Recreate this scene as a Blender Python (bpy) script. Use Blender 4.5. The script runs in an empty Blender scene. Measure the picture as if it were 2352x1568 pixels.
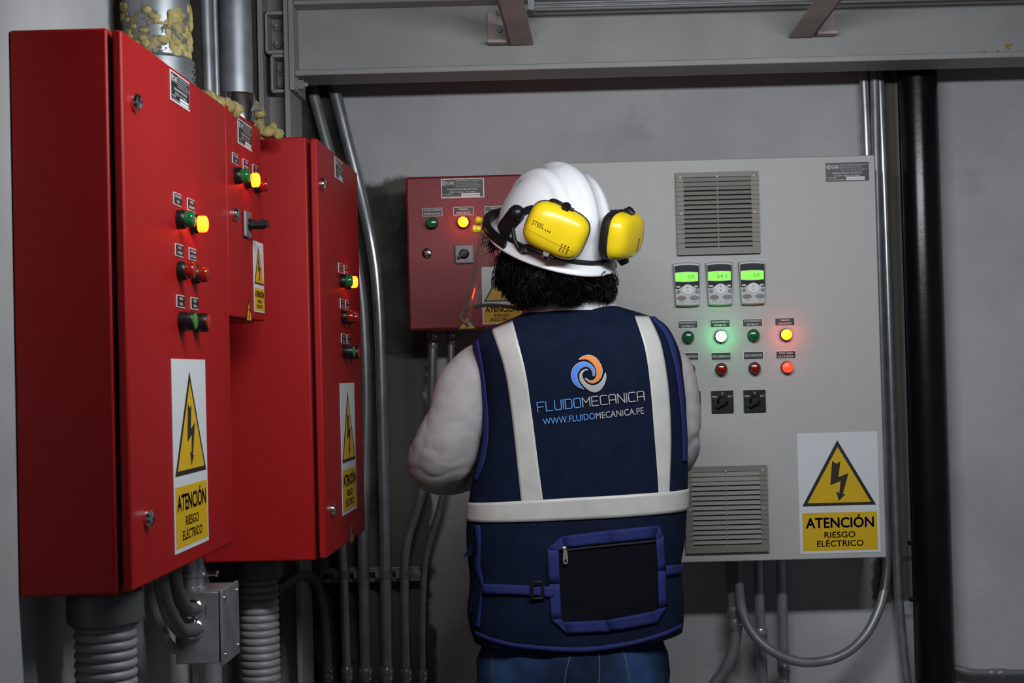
import bpy, bmesh, math, random
from mathutils import Vector, Matrix, Euler, noise
from mathutils.bvhtree import BVHTree

random.seed(7)
SC = bpy.context.scene
COL = SC.collection
PI = math.pi
V = Vector

# ------------------------------------------------------------------ camera
W_PX, H_PX, F_PX = 2352.0, 1568.0, 3500.0
CAM = V((0, 0, 1.45))
CX, CY = 1343.0, 784.0
PITCH, ROLL = math.atan(71.0 / F_PX), 0.0258
_r0 = V((1, 0, 0)); _d0 = V((0, math.cos(PITCH), math.sin(PITCH))); _u0 = V((0, -math.sin(PITCH), math.cos(PITCH)))
C_R = math.cos(ROLL) * _r0 - math.sin(ROLL) * _u0
C_U = math.sin(ROLL) * _r0 + math.cos(ROLL) * _u0
C_D = _d0
cam_data = bpy.data.cameras.new('camera')
cam_data.sensor_fit = 'HORIZONTAL'
cam_data.sensor_width = 23.5
cam_data.lens = F_PX / W_PX * 23.5
cam_data.shift_x = -(CX - W_PX / 2) / W_PX
cam_data.shift_y = (CY - H_PX / 2) / W_PX
cam_data.clip_start = 0.05
cam_data.dof.use_dof = True
cam_data.dof.focus_distance = 3.25
cam_data.dof.aperture_fstop = 8.0
cam = bpy.data.objects.new('camera', cam_data)
COL.objects.link(cam)
m = Matrix((C_R, C_U, -C_D)).transposed().to_4x4()
m.translation = CAM
cam.matrix_world = m
SC.camera = cam

# ------------------------------------------------------------------ view, world, lamps
SC.view_settings.view_transform = 'Standard'
SC.view_settings.look = 'None'
SC.view_settings.gamma = 1.0
SC.view_settings.use_curve_mapping = False
SC.view_settings.exposure = 0.0
world = bpy.data.worlds.new('world')
SC.world = world
world.use_nodes = True
world.node_tree.nodes['Background'].inputs[0].default_value = (0.80, 0.88, 1.0, 1)
world.node_tree.nodes['Background'].inputs[1].default_value = 0.09


def area_light(name, loc, target, sx, sy, power, color):
    d = bpy.data.lights.new(name, 'AREA')
    d.shape = 'RECTANGLE'; d.size = sx; d.size_y = sy
    d.energy = power; d.color = color
    o = bpy.data.objects.new(name, d); COL.objects.link(o)
    o.location = loc
    o.rotation_euler = (V(target) - V(loc)).to_track_quat('-Z', 'Y').to_euler()
    return o


area_light('ceiling_lamp_light', (0.28, 1.93, 2.10), (0.28, 2.95, 1.35), 1.25, 0.08, 21.5, (0.93, 0.97, 1.0))

# ------------------------------------------------------------------ pixel <-> place


def ray(px, py):
    return ((px - CX) / F_PX * C_R - (py - CY) / F_PX * C_U + C_D)


def U(px, py, Y):
    d = ray(px, py); return CAM + d * (Y / d.y)


def UX(px, py, X):
    d = ray(px, py); return CAM + d * (X / d.x)


def UZ(px, py, Z):
    d = ray(px, py); return CAM + d * ((Z - CAM.z) / d.z)


# ------------------------------------------------------------------ materials
MATS = {}


def _nodes(name):
    mt = bpy.data.materials.new(name); mt.use_nodes = True
    nt = mt.node_tree
    return mt, nt, nt.nodes['Principled BSDF']


def L(nt, a, ao, b, bi):
    nt.links.new(a.outputs[ao], b.inputs[bi])


def mat(name, color, rough=0.5, metal=0.0, var=0.0, vscale=8.0, bump=0.0, bscale=200.0, spec=0.5, emit=None, estr=0.0,
        color2=None, coat=0.0, stretch=None):
    mt, nt, p = _nodes(name)
    p.inputs['Base Color'].default_value = (*color, 1)
    p.inputs['Roughness'].default_value = rough
    p.inputs['Metallic'].default_value = metal
    p.inputs['Specular IOR Level'].default_value = spec
    if coat:
        p.inputs['Coat Weight'].default_value = coat
    if emit:
        p.inputs['Emission Color'].default_value = (*emit, 1)
        p.inputs['Emission Strength'].default_value = estr
    tc = nt.nodes.new('ShaderNodeTexCoord')
    src = (tc, 'Object')
    if stretch:
        mp = nt.nodes.new('ShaderNodeMapping'); mp.inputs['Scale'].default_value = stretch
        L(nt, tc, 'Object', mp, 'Vector'); src = (mp, 'Vector')
    if var > 0 or color2:
        n = nt.nodes.new('ShaderNodeTexNoise'); n.inputs['Scale'].default_value = vscale
        n.inputs['Detail'].default_value = 6
        L(nt, src[0], src[1], n, 'Vector')
        r = nt.nodes.new('ShaderNodeMapRange'); r.inputs[1].default_value = 0.35; r.inputs[2].default_value = 0.65
        L(nt, n, 'Fac', r, 0)
        mx = nt.nodes.new('ShaderNodeMix'); mx.data_type = 'RGBA'
        c2 = color2 if color2 else tuple(c * (1 - var) for c in color)
        mx.inputs[6].default_value = (*color, 1); mx.inputs[7].default_value = (*c2, 1)
        L(nt, r, 0, mx, 0); L(nt, mx, 2, p, 'Base Color')
    if bump > 0:
        n2 = nt.nodes.new('ShaderNodeTexNoise'); n2.inputs['Scale'].default_value = bscale
        n2.inputs['Detail'].default_value = 3
        L(nt, src[0], src[1], n2, 'Vector')
        b = nt.nodes.new('ShaderNodeBump'); b.inputs['Strength'].default_value = bump
        b.inputs['Distance'].default_value = 0.002
        L(nt, n2, 'Fac', b, 'Height'); L(nt, b, 'Normal', p, 'Normal')
    MATS[name] = mt
    return mt


mat('red_paint', (0.35, 0.0065, 0.0075), 0.46, var=0.12, vscale=500, bump=0.22, bscale=900, spec=0.3)
mat('red_speckle', (0.19, 0.007, 0.010), 0.38, color2=(0.27, 0.032, 0.034), vscale=520, bump=0.4, bscale=700)
mat('grey_paint', (0.46, 0.46, 0.45), 0.38, var=0.07, vscale=500, bump=0.35, bscale=600)
mat('galvanized', (0.46, 0.48, 0.50), 0.30, 0.70, var=0.25, vscale=25)
mat('galvanized_dull', (0.29, 0.30, 0.31), 0.42, 0.45, var=0.3, vscale=18)
mat('duct_zinc', (0.23, 0.25, 0.27), 0.46, 0.55, var=0.4, vscale=14)
mat('bright_steel', (0.75, 0.75, 0.75), 0.16, 1.0)
mat('flex_grey', (0.25, 0.255, 0.265), 0.5, 0.1, var=0.15, vscale=30)
mat('flex_dark', (0.12, 0.12, 0.122), 0.42, 0.2, var=0.2, vscale=20)
mat('black_pipe', (0.004, 0.0045, 0.0055), 0.24, 0.0, bump=0.12, bscale=60, spec=0.4)
mat('black_plastic', (0.007, 0.007, 0.008), 0.36, spec=0.35)
mat('black_rubber', (0.009, 0.009, 0.010), 0.55, spec=0.3)
mat('dark_slot', (0.006, 0.006, 0.006), 0.8)
mat('label_black', (0.012, 0.012, 0.014), 0.4)
mat('label_white', (0.72, 0.73, 0.74), 0.45)
mat('label_grey', (0.30, 0.30, 0.31), 0.5)
mat('sticker_white', (0.66, 0.69, 0.72), 0.4)
mat('sticker_yellow', (0.68, 0.42, 0.008), 0.4)
mat('sticker_black', (0.02, 0.016, 0.012), 0.45)
mat('green_lens_off', (0.006, 0.12, 0.035), 0.15, coat=0.5)
mat('red_lens_off', (0.22, 0.008, 0.004), 0.15, coat=0.5)
mat('amber_lens_on', (0.8, 0.3, 0.02), 0.3, emit=(1.0, 0.042, 0.001), estr=20.0)
mat('green_lens_on', (0.2, 0.9, 0.5), 0.3, emit=(0.08, 1.0, 0.28), estr=22.0)
mat('red_lens_on', (0.8, 0.05, 0.02), 0.3, emit=(1.0, 0.035, 0.012), estr=2.0)
mat('green_cap', (0.04, 0.20, 0.04), 0.4)
mat('red_cap', (0.35, 0.02, 0.015), 0.4)
mat('grille_beige', (0.21, 0.195, 0.17), 0.5)
mat('screw_pale', (0.45, 0.42, 0.37), 0.4)
mat('keypad_grey', (0.50, 0.51, 0.51), 0.4)
mat('keypad_black', (0.02, 0.022, 0.025), 0.15, coat=0.6)
mat('keypad_button', (0.20, 0.21, 0.22), 0.5)
mat('keypad_stop', (0.22, 0.15, 0.16), 0.5)
mat('keypad_start', (0.18, 0.21, 0.24), 0.5)
mat('screen_green', (0.15, 0.6, 0.05), 0.3, emit=(0.22, 1.0, 0.03), estr=0.75)
mat('screen_digit', (0.02, 0.12, 0.01), 0.4)
mat('switch_grey', (0.16, 0.165, 0.17), 0.4, 0.2)
mat('foam', (0.36, 0.31, 0.13), 0.8, color2=(0.24, 0.19, 0.07), vscale=70, bump=1.0, bscale=160, spec=0.2)
mat('muff_seam', (0.42, 0.28, 0.006), 0.4)
mat('rust', (0.30, 0.17, 0.03), 0.8)
mat('beam_paint', (0.33, 0.325, 0.322), 0.5, var=0.18, vscale=5, bump=0.2, bscale=90)
mat('bracket_paint', (0.45, 0.37, 0.34), 0.5, var=0.2, vscale=12)
mat('deck_wood', (0.055, 0.042, 0.03), 0.7, var=0.4, vscale=9, stretch=(1, 12, 1))
mat('floor_cement', (0.22, 0.215, 0.21), 0.7, var=0.25, vscale=4, bump=0.3, bscale=60)
mat('helmet_white', (0.74, 0.75, 0.78), 0.24, coat=0.3)
mat('muff_yellow', (0.80, 0.58, 0.012), 0.26, var=0.07, vscale=25)
mat('strip_reflective', (0.50, 0.50, 0.48), 0.36, var=0.1, vscale=30, bump=0.25, bscale=25)
mat('vest_navy', (0.0055, 0.0105, 0.030), 0.9, var=0.25, vscale=30, bump=0.3, bscale=900, spec=0.12)
mat('vest_black', (0.0048, 0.0055, 0.010), 0.9, var=0.2, vscale=30, bump=0.3, bscale=900, spec=0.10)
mat('binding_blue', (0.017, 0.025, 0.125), 0.8, bump=0.3, bscale=500, spec=0.2)
mat('shirt_white', (0.34, 0.322, 0.325), 0.85, var=0.06, vscale=20, bump=0.2, bscale=120, spec=0.2)
mat('collar_white', (0.56, 0.58, 0.60), 0.7)
mat('denim', (0.020, 0.048, 0.125), 0.85, color2=(0.005, 0.009, 0.024), spec=0.15, vscale=8, bump=0.5, bscale=700, stretch=(1, 1, 0.45))
mat('denim_seam', (0.07, 0.07, 0.08), 0.8)
mat('hair_black', (0.003, 0.0028, 0.0028), 0.5, spec=0.10)
mat('skin', (0.42, 0.23, 0.16), 0.5, var=0.1, vscale=40)
mat('eye_white', (0.7, 0.7, 0.68), 0.25)
mat('eye_dark', (0.02, 0.012, 0.008), 0.2)
mat('lip', (0.32, 0.13, 0.11), 0.5)
mat('shoe_leather', (0.02, 0.016, 0.013), 0.4)
mat('thread_orange', (0.72, 0.20, 0.02), 0.5)
mat('thread_blue', (0.06, 0.20, 0.68), 0.5)
mat('thread_cyan', (0.08, 0.30, 0.72), 0.5)
mat('thread_grey', (0.34, 0.34, 0.34), 0.5)
mat('thread_edge', (0.55, 0.52, 0.50), 0.5)
mat('zip_brass', (0.60, 0.58, 0.48), 0.3, 0.8)
mat('shield_rim', (0.10, 0.10, 0.095), 0.4)


def make_shield_mat():
    mt, nt, p = _nodes('shield_clear')
    out = nt.nodes['Material Output']
    tr = nt.nodes.new('ShaderNodeBsdfTransparent'); tr.inputs[0].default_value = (0.90, 0.91, 0.90, 1)
    gl = nt.nodes.new('ShaderNodeBsdfGlossy'); gl.inputs['Roughness'].default_value = 0.08
    gl.inputs[0].default_value = (0.8, 0.8, 0.8, 1)
    df = nt.nodes.new('ShaderNodeBsdfDiffuse'); df.inputs[0].default_value = (0.5, 0.5, 0.48, 1)
    lw = nt.nodes.new('ShaderNodeLayerWeight'); lw.inputs[0].default_value = 0.35
    mp = nt.nodes.new('ShaderNodeMapRange'); mp.inputs[3].default_value = 0.03; mp.inputs[4].default_value = 0.45
    L(nt, lw, 'Facing', mp, 0)
    m1 = nt.nodes.new('ShaderNodeMixShader'); m2 = nt.nodes.new('ShaderNodeMixShader')
    m2.inputs[0].default_value = 0.10
    L(nt, mp, 0, m1, 0); nt.links.new(tr.outputs[0], m1.inputs[1]); nt.links.new(gl.outputs[0], m1.inputs[2])
    nt.links.new(m1.outputs[0], m2.inputs[1]); nt.links.new(df.outputs[0], m2.inputs[2])
    nt.links.new(m2.outputs[0], out.inputs[0])
    MATS['shield_clear'] = mt


make_shield_mat()


class NG:
    """small math-node helper"""

    def __init__(s, nt): s.nt = nt

    def m(s, op, a, b=None, c=None):
        n = s.nt.nodes.new('ShaderNodeMath'); n.operation = op
        for i, v in enumerate((a, b, c)):
            if v is None: continue
            if isinstance(v, (int, float)): n.inputs[i].default_value = v
            else: s.nt.links.new(v, n.inputs[i])
        return n.outputs[0]

    def smooth(s, v, lo, hi):
        n = s.nt.nodes.new('ShaderNodeMapRange'); n.interpolation_type = 'SMOOTHSTEP'
        n.inputs[1].default_value = lo; n.inputs[2].default_value = hi
        s.nt.links.new(v, n.inputs[0]); return n.outputs[0]

    def below(s, v, edge, soft):
        if isinstance(edge, (int, float)): return s.m('SUBTRACT', 1.0, s.smooth(v, edge - soft, edge + soft))
        return s.m('SUBTRACT', 1.0, s.smooth(s.m('SUBTRACT', v, edge), -soft, soft))

    def mix(s, f, a, b):
        n = s.nt.nodes.new('ShaderNodeMix'); n.data_type = 'RGBA'
        for i, v in ((0, f), (6, a), (7, b)):
            if isinstance(v, (int, float)): n.inputs[i].default_value = v
            elif isinstance(v, tuple): n.inputs[i].default_value = (*v, 1)
            else: s.nt.links.new(v, n.inputs[i])
        return n.outputs[2]

    def noise(s, vec, scale, detail=6, rough=0.6):
        n = s.nt.nodes.new('ShaderNodeTexNoise'); n.inputs['Scale'].default_value = scale
        n.inputs['Detail'].default_value = detail; n.inputs['Roughness'].default_value = rough
        s.nt.links.new(vec, n.inputs['Vector']); return n.outputs['Fac']


WALL_Y = 3.95
LEFT_X = -0.76


def make_wall_back_mat():
    mt, nt, p = _nodes('wall_back_plaster'); g = NG(nt)
    geo = nt.nodes.new('ShaderNodeNewGeometry'); pos = geo.outputs['Position']
    sep = nt.nodes.new('ShaderNodeSeparateXYZ'); nt.links.new(pos, sep.inputs[0])
    X, Z = sep.outputs[0], sep.outputs[2]
    n1 = g.noise(pos, 2.2); n2 = g.noise(pos, 9.0); n3 = g.noise(pos, 45.0)
    wob = g.m('MULTIPLY', g.m('SUBTRACT', n2, 0.5), 0.10)
    Xw = g.m('ADD', X, wob); Zw = g.m('ADD', Z, wob)
    plaster = g.mix(g.smooth(n1, 0.38, 0.66), (0.50, 0.49, 0.505), (0.40, 0.40, 0.41))
    plaster = g.mix(g.m('MULTIPLY', g.smooth(g.noise(pos, 6.0, 8, 0.7), 0.56, 0.78), 0.35), plaster, (0.22, 0.22, 0.23))
    dark_tone = g.mix(g.smooth(n2, 0.4, 0.62), (0.085, 0.08, 0.068), (0.032, 0.030, 0.027))
    dark_tone = g.mix(g.m('MULTIPLY', g.smooth(n3, 0.62, 0.7), 0.35), dark_tone, (0.22, 0.22, 0.22))
    # cement left bare: below an uneven edge beside the small red box, left of the conduits above it
    pt = U(985, 1200, WALL_Y); top = U(900, 418, WALL_Y)
    low = g.m('MULTIPLY', g.below(Xw, pt.x, 0.006), g.below(Zw, top.z, 0.010))
    a = U(770, 190, WALL_Y); b = U(835, 415, WALL_Y)
    k = (b.x - a.x) / (b.z - a.z)
    edge = g.m('ADD', g.m('MULTIPLY', g.m('SUBTRACT', Z, a.z), k), a.x + 0.0)
    up = g.m('MULTIPLY', g.below(X, edge, 0.008), g.m('SUBTRACT', 1.0, g.below(Zw, top.z, 0.010)))
    mask = g.m('MAXIMUM', low, up)
    base = g.mix(mask, plaster, dark_tone)
    # smoother float patch inside the bare cement
    q = U(886, 815, WALL_Y)
    fl = g.m('MULTIPLY', g.m('MULTIPLY', g.below(X, pt.x - 0.01, 0.02), g.m('SUBTRACT', 1.0, g.below(X, q.x, 0.004))), g.below(Z, q.z, 0.003))
    base = g.mix(g.m('MULTIPLY', fl, 0.85), base, g.mix(n1, (0.14, 0.138, 0.125), (0.08, 0.078, 0.07)))
    # chase left unplastered by the black standpipe
    c0 = U(1990, 700, WALL_Y).x; c1 = U(2075, 700, WALL_Y).x; cz = U(2055, 1378, WALL_Y).z
    ch = g.m('MULTIPLY', g.m('SUBTRACT', 1.0, g.below(Xw, c0, 0.005)), g.m('MULTIPLY', g.below(X, c1, 0.01), g.m('SUBTRACT', 1.0, g.below(Zw, cz, 0.006))))
    base = g.mix(ch, base, g.mix(n2, (0.14, 0.125, 0.10), (0.05, 0.045, 0.04)))
    nt.links.new(base, p.inputs['Base Color'])
    p.inputs['Roughness'].default_value = 0.75
    bp = nt.nodes.new('ShaderNodeBump'); bp.inputs['Strength'].default_value = 0.35; bp.inputs['Distance'].default_value = 0.004
    nt.links.new(g.m('ADD', n3, g.m('MULTIPLY', mask, g.noise(pos, 18))), bp.inputs['Height'])
    nt.links.new(bp.outputs[0], p.inputs['Normal'])
    MATS['wall_back_plaster'] = mt


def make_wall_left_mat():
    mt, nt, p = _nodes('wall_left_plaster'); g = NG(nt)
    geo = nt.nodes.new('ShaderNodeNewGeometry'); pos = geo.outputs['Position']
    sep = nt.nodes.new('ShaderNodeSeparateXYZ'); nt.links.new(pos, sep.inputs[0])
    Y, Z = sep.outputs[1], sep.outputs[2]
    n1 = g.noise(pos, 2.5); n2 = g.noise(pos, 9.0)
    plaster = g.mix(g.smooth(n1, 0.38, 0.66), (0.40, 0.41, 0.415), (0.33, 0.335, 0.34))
    dark_tone = g.mix(n2, (0.10, 0.09, 0.075), (0.03, 0.028, 0.026))
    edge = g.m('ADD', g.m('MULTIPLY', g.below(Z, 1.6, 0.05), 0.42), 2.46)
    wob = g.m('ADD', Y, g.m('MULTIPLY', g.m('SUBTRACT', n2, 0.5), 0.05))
    msk = g.m('SUBTRACT', 1.0, g.below(wob, edge, 0.012))  # darker tone past an uneven depth edge, set farther back lower down
    nt.links.new(g.mix(msk, plaster, dark_tone), p.inputs['Base Color'])
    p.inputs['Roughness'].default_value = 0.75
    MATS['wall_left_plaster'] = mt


def make_duct_mat(z0):
    """zinc with dried foam smeared over a band just above the cabinet"""
    mt, nt, p = _nodes('duct_smeared'); g = NG(nt)
    geo = nt.nodes.new('ShaderNodeNewGeometry'); pos = geo.outputs['Position']
    sep = nt.nodes.new('ShaderNodeSeparateXYZ'); nt.links.new(pos, sep.inputs[0])
    Z = sep.outputs[2]
    n1 = g.noise(pos, 26.0, 8, 0.72); n2 = g.noise(pos, 7.0)
    band = g.m('MULTIPLY', g.below(Z, z0 + 0.15, 0.06), g.m('SUBTRACT', 1.0, g.below(Z, z0 + 0.045, 0.035)))
    f = g.smooth(g.m('ADD', n1, g.m('MULTIPLY', band, 0.20)), 0.655, 0.72)
    f = g.m('MULTIPLY', f, g.below(Z, z0 + 0.24, 0.03))
    zinc = g.mix(g.smooth(n2, 0.35, 0.65), (0.25, 0.27, 0.29), (0.15, 0.16, 0.175))
    nt.links.new(g.mix(f, zinc, g.mix(g.smooth(n1, 0.5, 0.75), (0.17, 0.14, 0.07), (0.36, 0.31, 0.15))), p.inputs['Base Color'])
    nt.links.new(g.m('MULTIPLY', g.m('SUBTRACT', 1.0, f), 0.55), p.inputs['Metallic'])
    nt.links.new(g.m('ADD', 0.42, g.m('MULTIPLY', f, 0.4)), p.inputs['Roughness'])
    bp = nt.nodes.new('ShaderNodeBump'); bp.inputs['Strength'].default_value = 0.8; bp.inputs['Distance'].default_value = 0.004
    nt.links.new(g.m('MULTIPLY', f, n1), bp.inputs['Height']); nt.links.new(bp.outputs[0], p.inputs['Normal'])
    MATS['duct_smeared'] = mt


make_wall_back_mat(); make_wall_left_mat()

# ------------------------------------------------------------------ mesh builder
ORG = {}
_TXT = {}


def text_geo(s):
    """flat outline of a string, unit cap height, left aligned at 0"""
    if s in _TXT: return _TXT[s]
    c = bpy.data.curves.new('txt', 'FONT'); c.body = s; c.size = 1.0
    c.resolution_u = 3; c.offset = 0.0
    o = bpy.data.objects.new('txt', c); COL.objects.link(o)
    dg = bpy.context.evaluated_depsgraph_get()
    me = bpy.data.meshes.new_from_object(o.evaluated_get(dg))
    vs = [(v.co.x, v.co.y) for v in me.vertices]; fs = [tuple(p.vertices) for p in me.polygons]
    bpy.data.objects.remove(o); bpy.data.curves.remove(c); bpy.data.meshes.remove(me)
    _TXT[s] = (vs, fs)
    return _TXT[s]


class MB:
    def __init__(s):
        s.v = []; s.f = []; s.m = []; s.mats = []

    def mi(s, name):
        if name not in s.mats: s.mats.append(name)
        return s.mats.index(name)

    def add(s, vs, fs, mt):
        b = len(s.v); s.v += [V(p) for p in vs]; i = s.mi(mt)
        for f in fs: s.f.append(tuple(b + k for k in f)); s.m.append(i)

    def box(s, a, b, mt):
        x0, y0, z0 = a; x1, y1, z1 = b
        x0, x1 = min(x0, x1), max(x0, x1); y0, y1 = min(y0, y1), max(y0, y1); z0, z1 = min(z0, z1), max(z0, z1)
        s.add([(x0, y0, z0), (x1, y0, z0), (x1, y1, z0), (x0, y1, z0), (x0, y0, z1), (x1, y0, z1), (x1, y1, z1), (x0, y1, z1)],
              [(0, 3, 2, 1), (4, 5, 6, 7), (0, 1, 5, 4), (1, 2, 6, 5), (2, 3, 7, 6), (3, 0, 4, 7)], mt)

    def prism(s, poly, d, mt):
        """poly: 3D loop, d: extrusion vector"""
        n = len(poly); vs = [V(p) for p in poly] + [V(p) + V(d) for p in poly]
        fs = [tuple(reversed(range(n))), tuple(range(n, 2 * n))] + [(i, (i + 1) % n, n + (i + 1) % n, n + i) for i in range(n)]
        s.add(vs, fs, mt)

    def flat(s, poly, mt, z=0.0):
        s.add([(p[0], p[1], z) for p in poly], [tuple(range(len(poly)))], mt)

    def plate(s, x0, y0, x1, y1, z0, z1, mt):
        s.box((x0, y0, z0), (x1, y1, z1), mt)

    def lathe(s, prof, mt, seg=24, c=(0, 0, 0), ax=(0, 0, 1)):
        """prof: [(radius, height)] along ax"""
        ax = V(ax).normalized(); t = V((1, 0, 0)) if abs(ax.x) < 0.9 else V((0, 1, 0))
        e1 = (t - ax * t.dot(ax)).normalized(); e2 = ax.cross(e1); c = V(c)
        vs = []; fs = []
        for r, h in prof:
            for k in range(seg):
                a = 2 * PI * k / seg
                vs.append(c + ax * h + (e1 * math.cos(a) + e2 * math.sin(a)) * max(r, 1e-5))
        for j in range(len(prof) - 1):
            for k in range(seg):
                fs.append((j * seg + k, j * seg + (k + 1) % seg, (j + 1) * seg + (k + 1) % seg, (j + 1) * seg + k))
        fs.append(tuple(reversed(range(seg)))); n = len(prof) - 1
        fs.append(tuple(range(n * seg, (n + 1) * seg)))
        s.add(vs, fs, mt)

    def tube(s, path, r, mt, seg=14, ratio=1.0):
        """path of points; r number or list; optional flattened section"""
        P = [V(p) for p in path]; n = len(P)
        R = r if isinstance(r, (list, tuple)) else [r] * n
        T = [(P[min(i + 1, n - 1)] - P[max(i - 1, 0)]).normalized() for i in range(n)]
        t0 = T[0]; ref = V((0, 0, 1)) if abs(t0.z) < 0.8 else V((0, 1, 0))
        e1 = (ref - t0 * ref.dot(t0)).normalized()
        vs = []; fs = []
        for i in range(n):
            t = T[i]; e1 = (e1 - t * e1.dot(t)).normalized(); e2 = t.cross(e1)
            for k in range(seg):
                a = 2 * PI * k / seg
                vs.append(P[i] + (e1 * math.cos(a) + e2 * math.sin(a) * ratio) * R[i])
        for j in range(n - 1):
            for k in range(seg):
                fs.append((j * seg + k, j * seg + (k + 1) % seg, (j + 1) * seg + (k + 1) % seg, (j + 1) * seg + k))
        fs.append(tuple(reversed(range(seg)))); fs.append(tuple(range((n - 1) * seg, n * seg)))
        s.add(vs, fs, mt)

    def blob(s, c, r, mt, nu=16, nv=10, amp=0.0, fr=20.0, M=None):
        c = V(c); vs = []; fs = []
        rr = V(r) if isinstance(r, (tuple, list, Vector)) else V((r, r, r))
        for j in range(nv + 1):
            th = PI * j / nv
            for k in range(nu):
                a = 2 * PI * k / nu
                d = V((math.sin(th) * math.cos(a), math.sin(th) * math.sin(a), math.cos(th)))
                p = V((d.x * rr.x, d.y * rr.y, d.z * rr.z))
                if amp: p *= 1 + amp * noise.noise((c + p) * fr) + 0.5 * amp * noise.noise((c + p) * fr * 2.3)
                if M: p = M @ p
                vs.append(c + p)
        for j in range(nv):
            for k in range(nu):
                fs.append((j * nu + k, (j + 1) * nu + k, (j + 1) * nu + (k + 1) % nu, j * nu + (k + 1) % nu))
        s.add(vs, fs, mt)

    def text(s, txt, x0, y0, x1, h, mt, z=0.0, fn=None):
        """string stretched from x0 to x1 with cap height h, baseline y0"""
        vs, fs = text_geo(txt)
        if not vs: return
        ax = [p[0] for p in vs]
        bv, _ = text_geo('H'); cap = max(p[1] for p in bv)
        lo, hi = min(ax), max(ax); sx = (x1 - x0) / (hi - lo); sy = h / cap
        pts = [(x0 + (p[0] - lo) * sx, y0 + p[1] * sy, z) for p in vs]
        if fn: pts = [fn(p) for p in pts]
        s.add(pts, fs, mt)

    def mesh(s, name, c=V((0, 0, 0)), smooth=True, ang=35):
        me = bpy.data.meshes.new(name)
        me.from_pydata([p - c for p in s.v], [], s.f)
        for k in s.mats: me.materials.append(MATS[k])
        me.polygons.foreach_set('material_index', s.m)
        bm = bmesh.new(); bm.from_mesh(me)
        bmesh.ops.recalc_face_normals(bm, faces=[f for f in bm.faces]); bm.to_mesh(me); bm.free()
        if smooth:
            me.polygons.foreach_set('use_smooth', [True] * len(me.polygons))
            me.set_sharp_from_angle(angle=math.radians(ang))
        me.update()
        return me

    def build(s, name, parent=None, smooth=True, ang=35, bevel=0.0, seg=2, base=False):
        lo = V([min(p[i] for p in s.v) for i in range(3)]); hi = V([max(p[i] for p in s.v) for i in range(3)])
        c = (lo + hi) / 2
        if base: c.z = lo.z
        o = bpy.data.objects.new(name, s.mesh(name, c, smooth, ang)); COL.objects.link(o)
        ORG[o] = c
        if parent: o.parent = parent; o.location = c - ORG[parent]
        else: o.location = c
        if bevel:
            b = o.modifiers.new('bevel', 'BEVEL'); b.width = bevel; b.segments = seg; b.limit_method = 'ANGLE'
            b.angle_limit = math.radians(50)
        return o


def thing(name, label, cat, loc, group=None):
    o = bpy.data.objects.new(name, None); COL.objects.link(o)
    o.empty_display_size = 0.05
    o.location = loc; ORG[o] = V(loc)
    return tag(o, label, cat, group)


def tag(o, label, cat=None, group=None):
    o['label'] = label
    if cat: o['category'] = cat
    if group: o['group'] = group
    return o


def struct(o):
    o['kind'] = 'structure'; return o


FR_PANEL = Matrix(((1, 0, 0), (0, 0, -1), (0, 1, 0)))      # faces the room (-Y)
FR_LEFT = Matrix(((0, 0, 1), (1, 0, 0), (0, 1, 0)))        # faces +X


def place(mb_or_me, name, P, fr, parent, label=None, smooth=True, sx=None):
    me = mb_or_me.mesh(name, V((0, 0, 0)), smooth) if isinstance(mb_or_me, MB) else mb_or_me
    o = bpy.data.objects.new(name, me); COL.objects.link(o)
    o.parent = parent
    M = fr.to_4x4(); M.translation = V(P) - ORG[parent]
    o.matrix_local = M
    ORG[o] = V(P)
    if label: o['label'] = label
    return o


def child(mb_or_me, name, parent, label=None):
    me = mb_or_me.mesh(name) if isinstance(mb_or_me, MB) else mb_or_me
    o = bpy.data.objects.new(name, me); COL.objects.link(o); o.parent = parent; ORG[o] = ORG[parent]
    if label: o['label'] = label
    return o


def smooth_path(pts, n=8):
    P = [V(p) for p in pts]
    if len(P) < 3: return P
    out = []
    for i in range(len(P) - 1):
        p0 = P[max(i - 1, 0)]; p1 = P[i]; p2 = P[i + 1]; p3 = P[min(i + 2, len(P) - 1)]
        for k in range(n):
            t = k / n
            out.append(0.5 * ((2 * p1) + (p2 - p0) * t + (2 * p0 - 5 * p1 + 4 * p2 - p3) * t * t + (3 * p1 - p0 - 3 * p2 + p3) * t ** 3))
    out.append(P[-1]); return out


# ------------------------------------------------------------------ the room
def plane(name, pts, mt):
    b = MB(); b.add(pts, [(0, 1, 2, 3)], mt)
    return struct(b.build(name, smooth=False))


CEIL = 2.44
b = MB(); b.box((-2.2, -2.5, -0.1), (3.0, 4.1, 0.0), 'floor_cement'); struct(b.build('floor', smooth=False))
b = MB(); b.box((-2.2, -2.5, CEIL), (3.0, 4.1, CEIL + 0.1), 'deck_wood'); struct(b.build('ceiling', smooth=False))
b = MB(); b.box((-0.90, WALL_Y, 0), (3.0, WALL_Y + 0.15, CEIL), 'wall_back_plaster'); struct(b.build('wall_back', smooth=False))
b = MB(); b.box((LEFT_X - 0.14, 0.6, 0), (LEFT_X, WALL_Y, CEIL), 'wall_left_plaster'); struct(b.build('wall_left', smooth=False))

# ------------------------------------------------------------------ small repeated parts (local frame: x right, y up, z out)


def lens_profile(r, d0, d1):
    return [(r * 0.96, d0), (r, d0 + 0.002), (r, d1 - 0.004), (r * 0.9, d1 - 0.0015), (r * 0.6, d1), (0.0, d1 + 0.0004)]


def bezel_mesh():
    b = MB(); b.lathe([(0.0, 0), (0.0148, 0), (0.0152, 0.004), (0.0145, 0.010), (0.0132, 0.0115), (0.0, 0.0115)], 'black_plastic', 24)
    return b.mesh('pilot_light')


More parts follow.
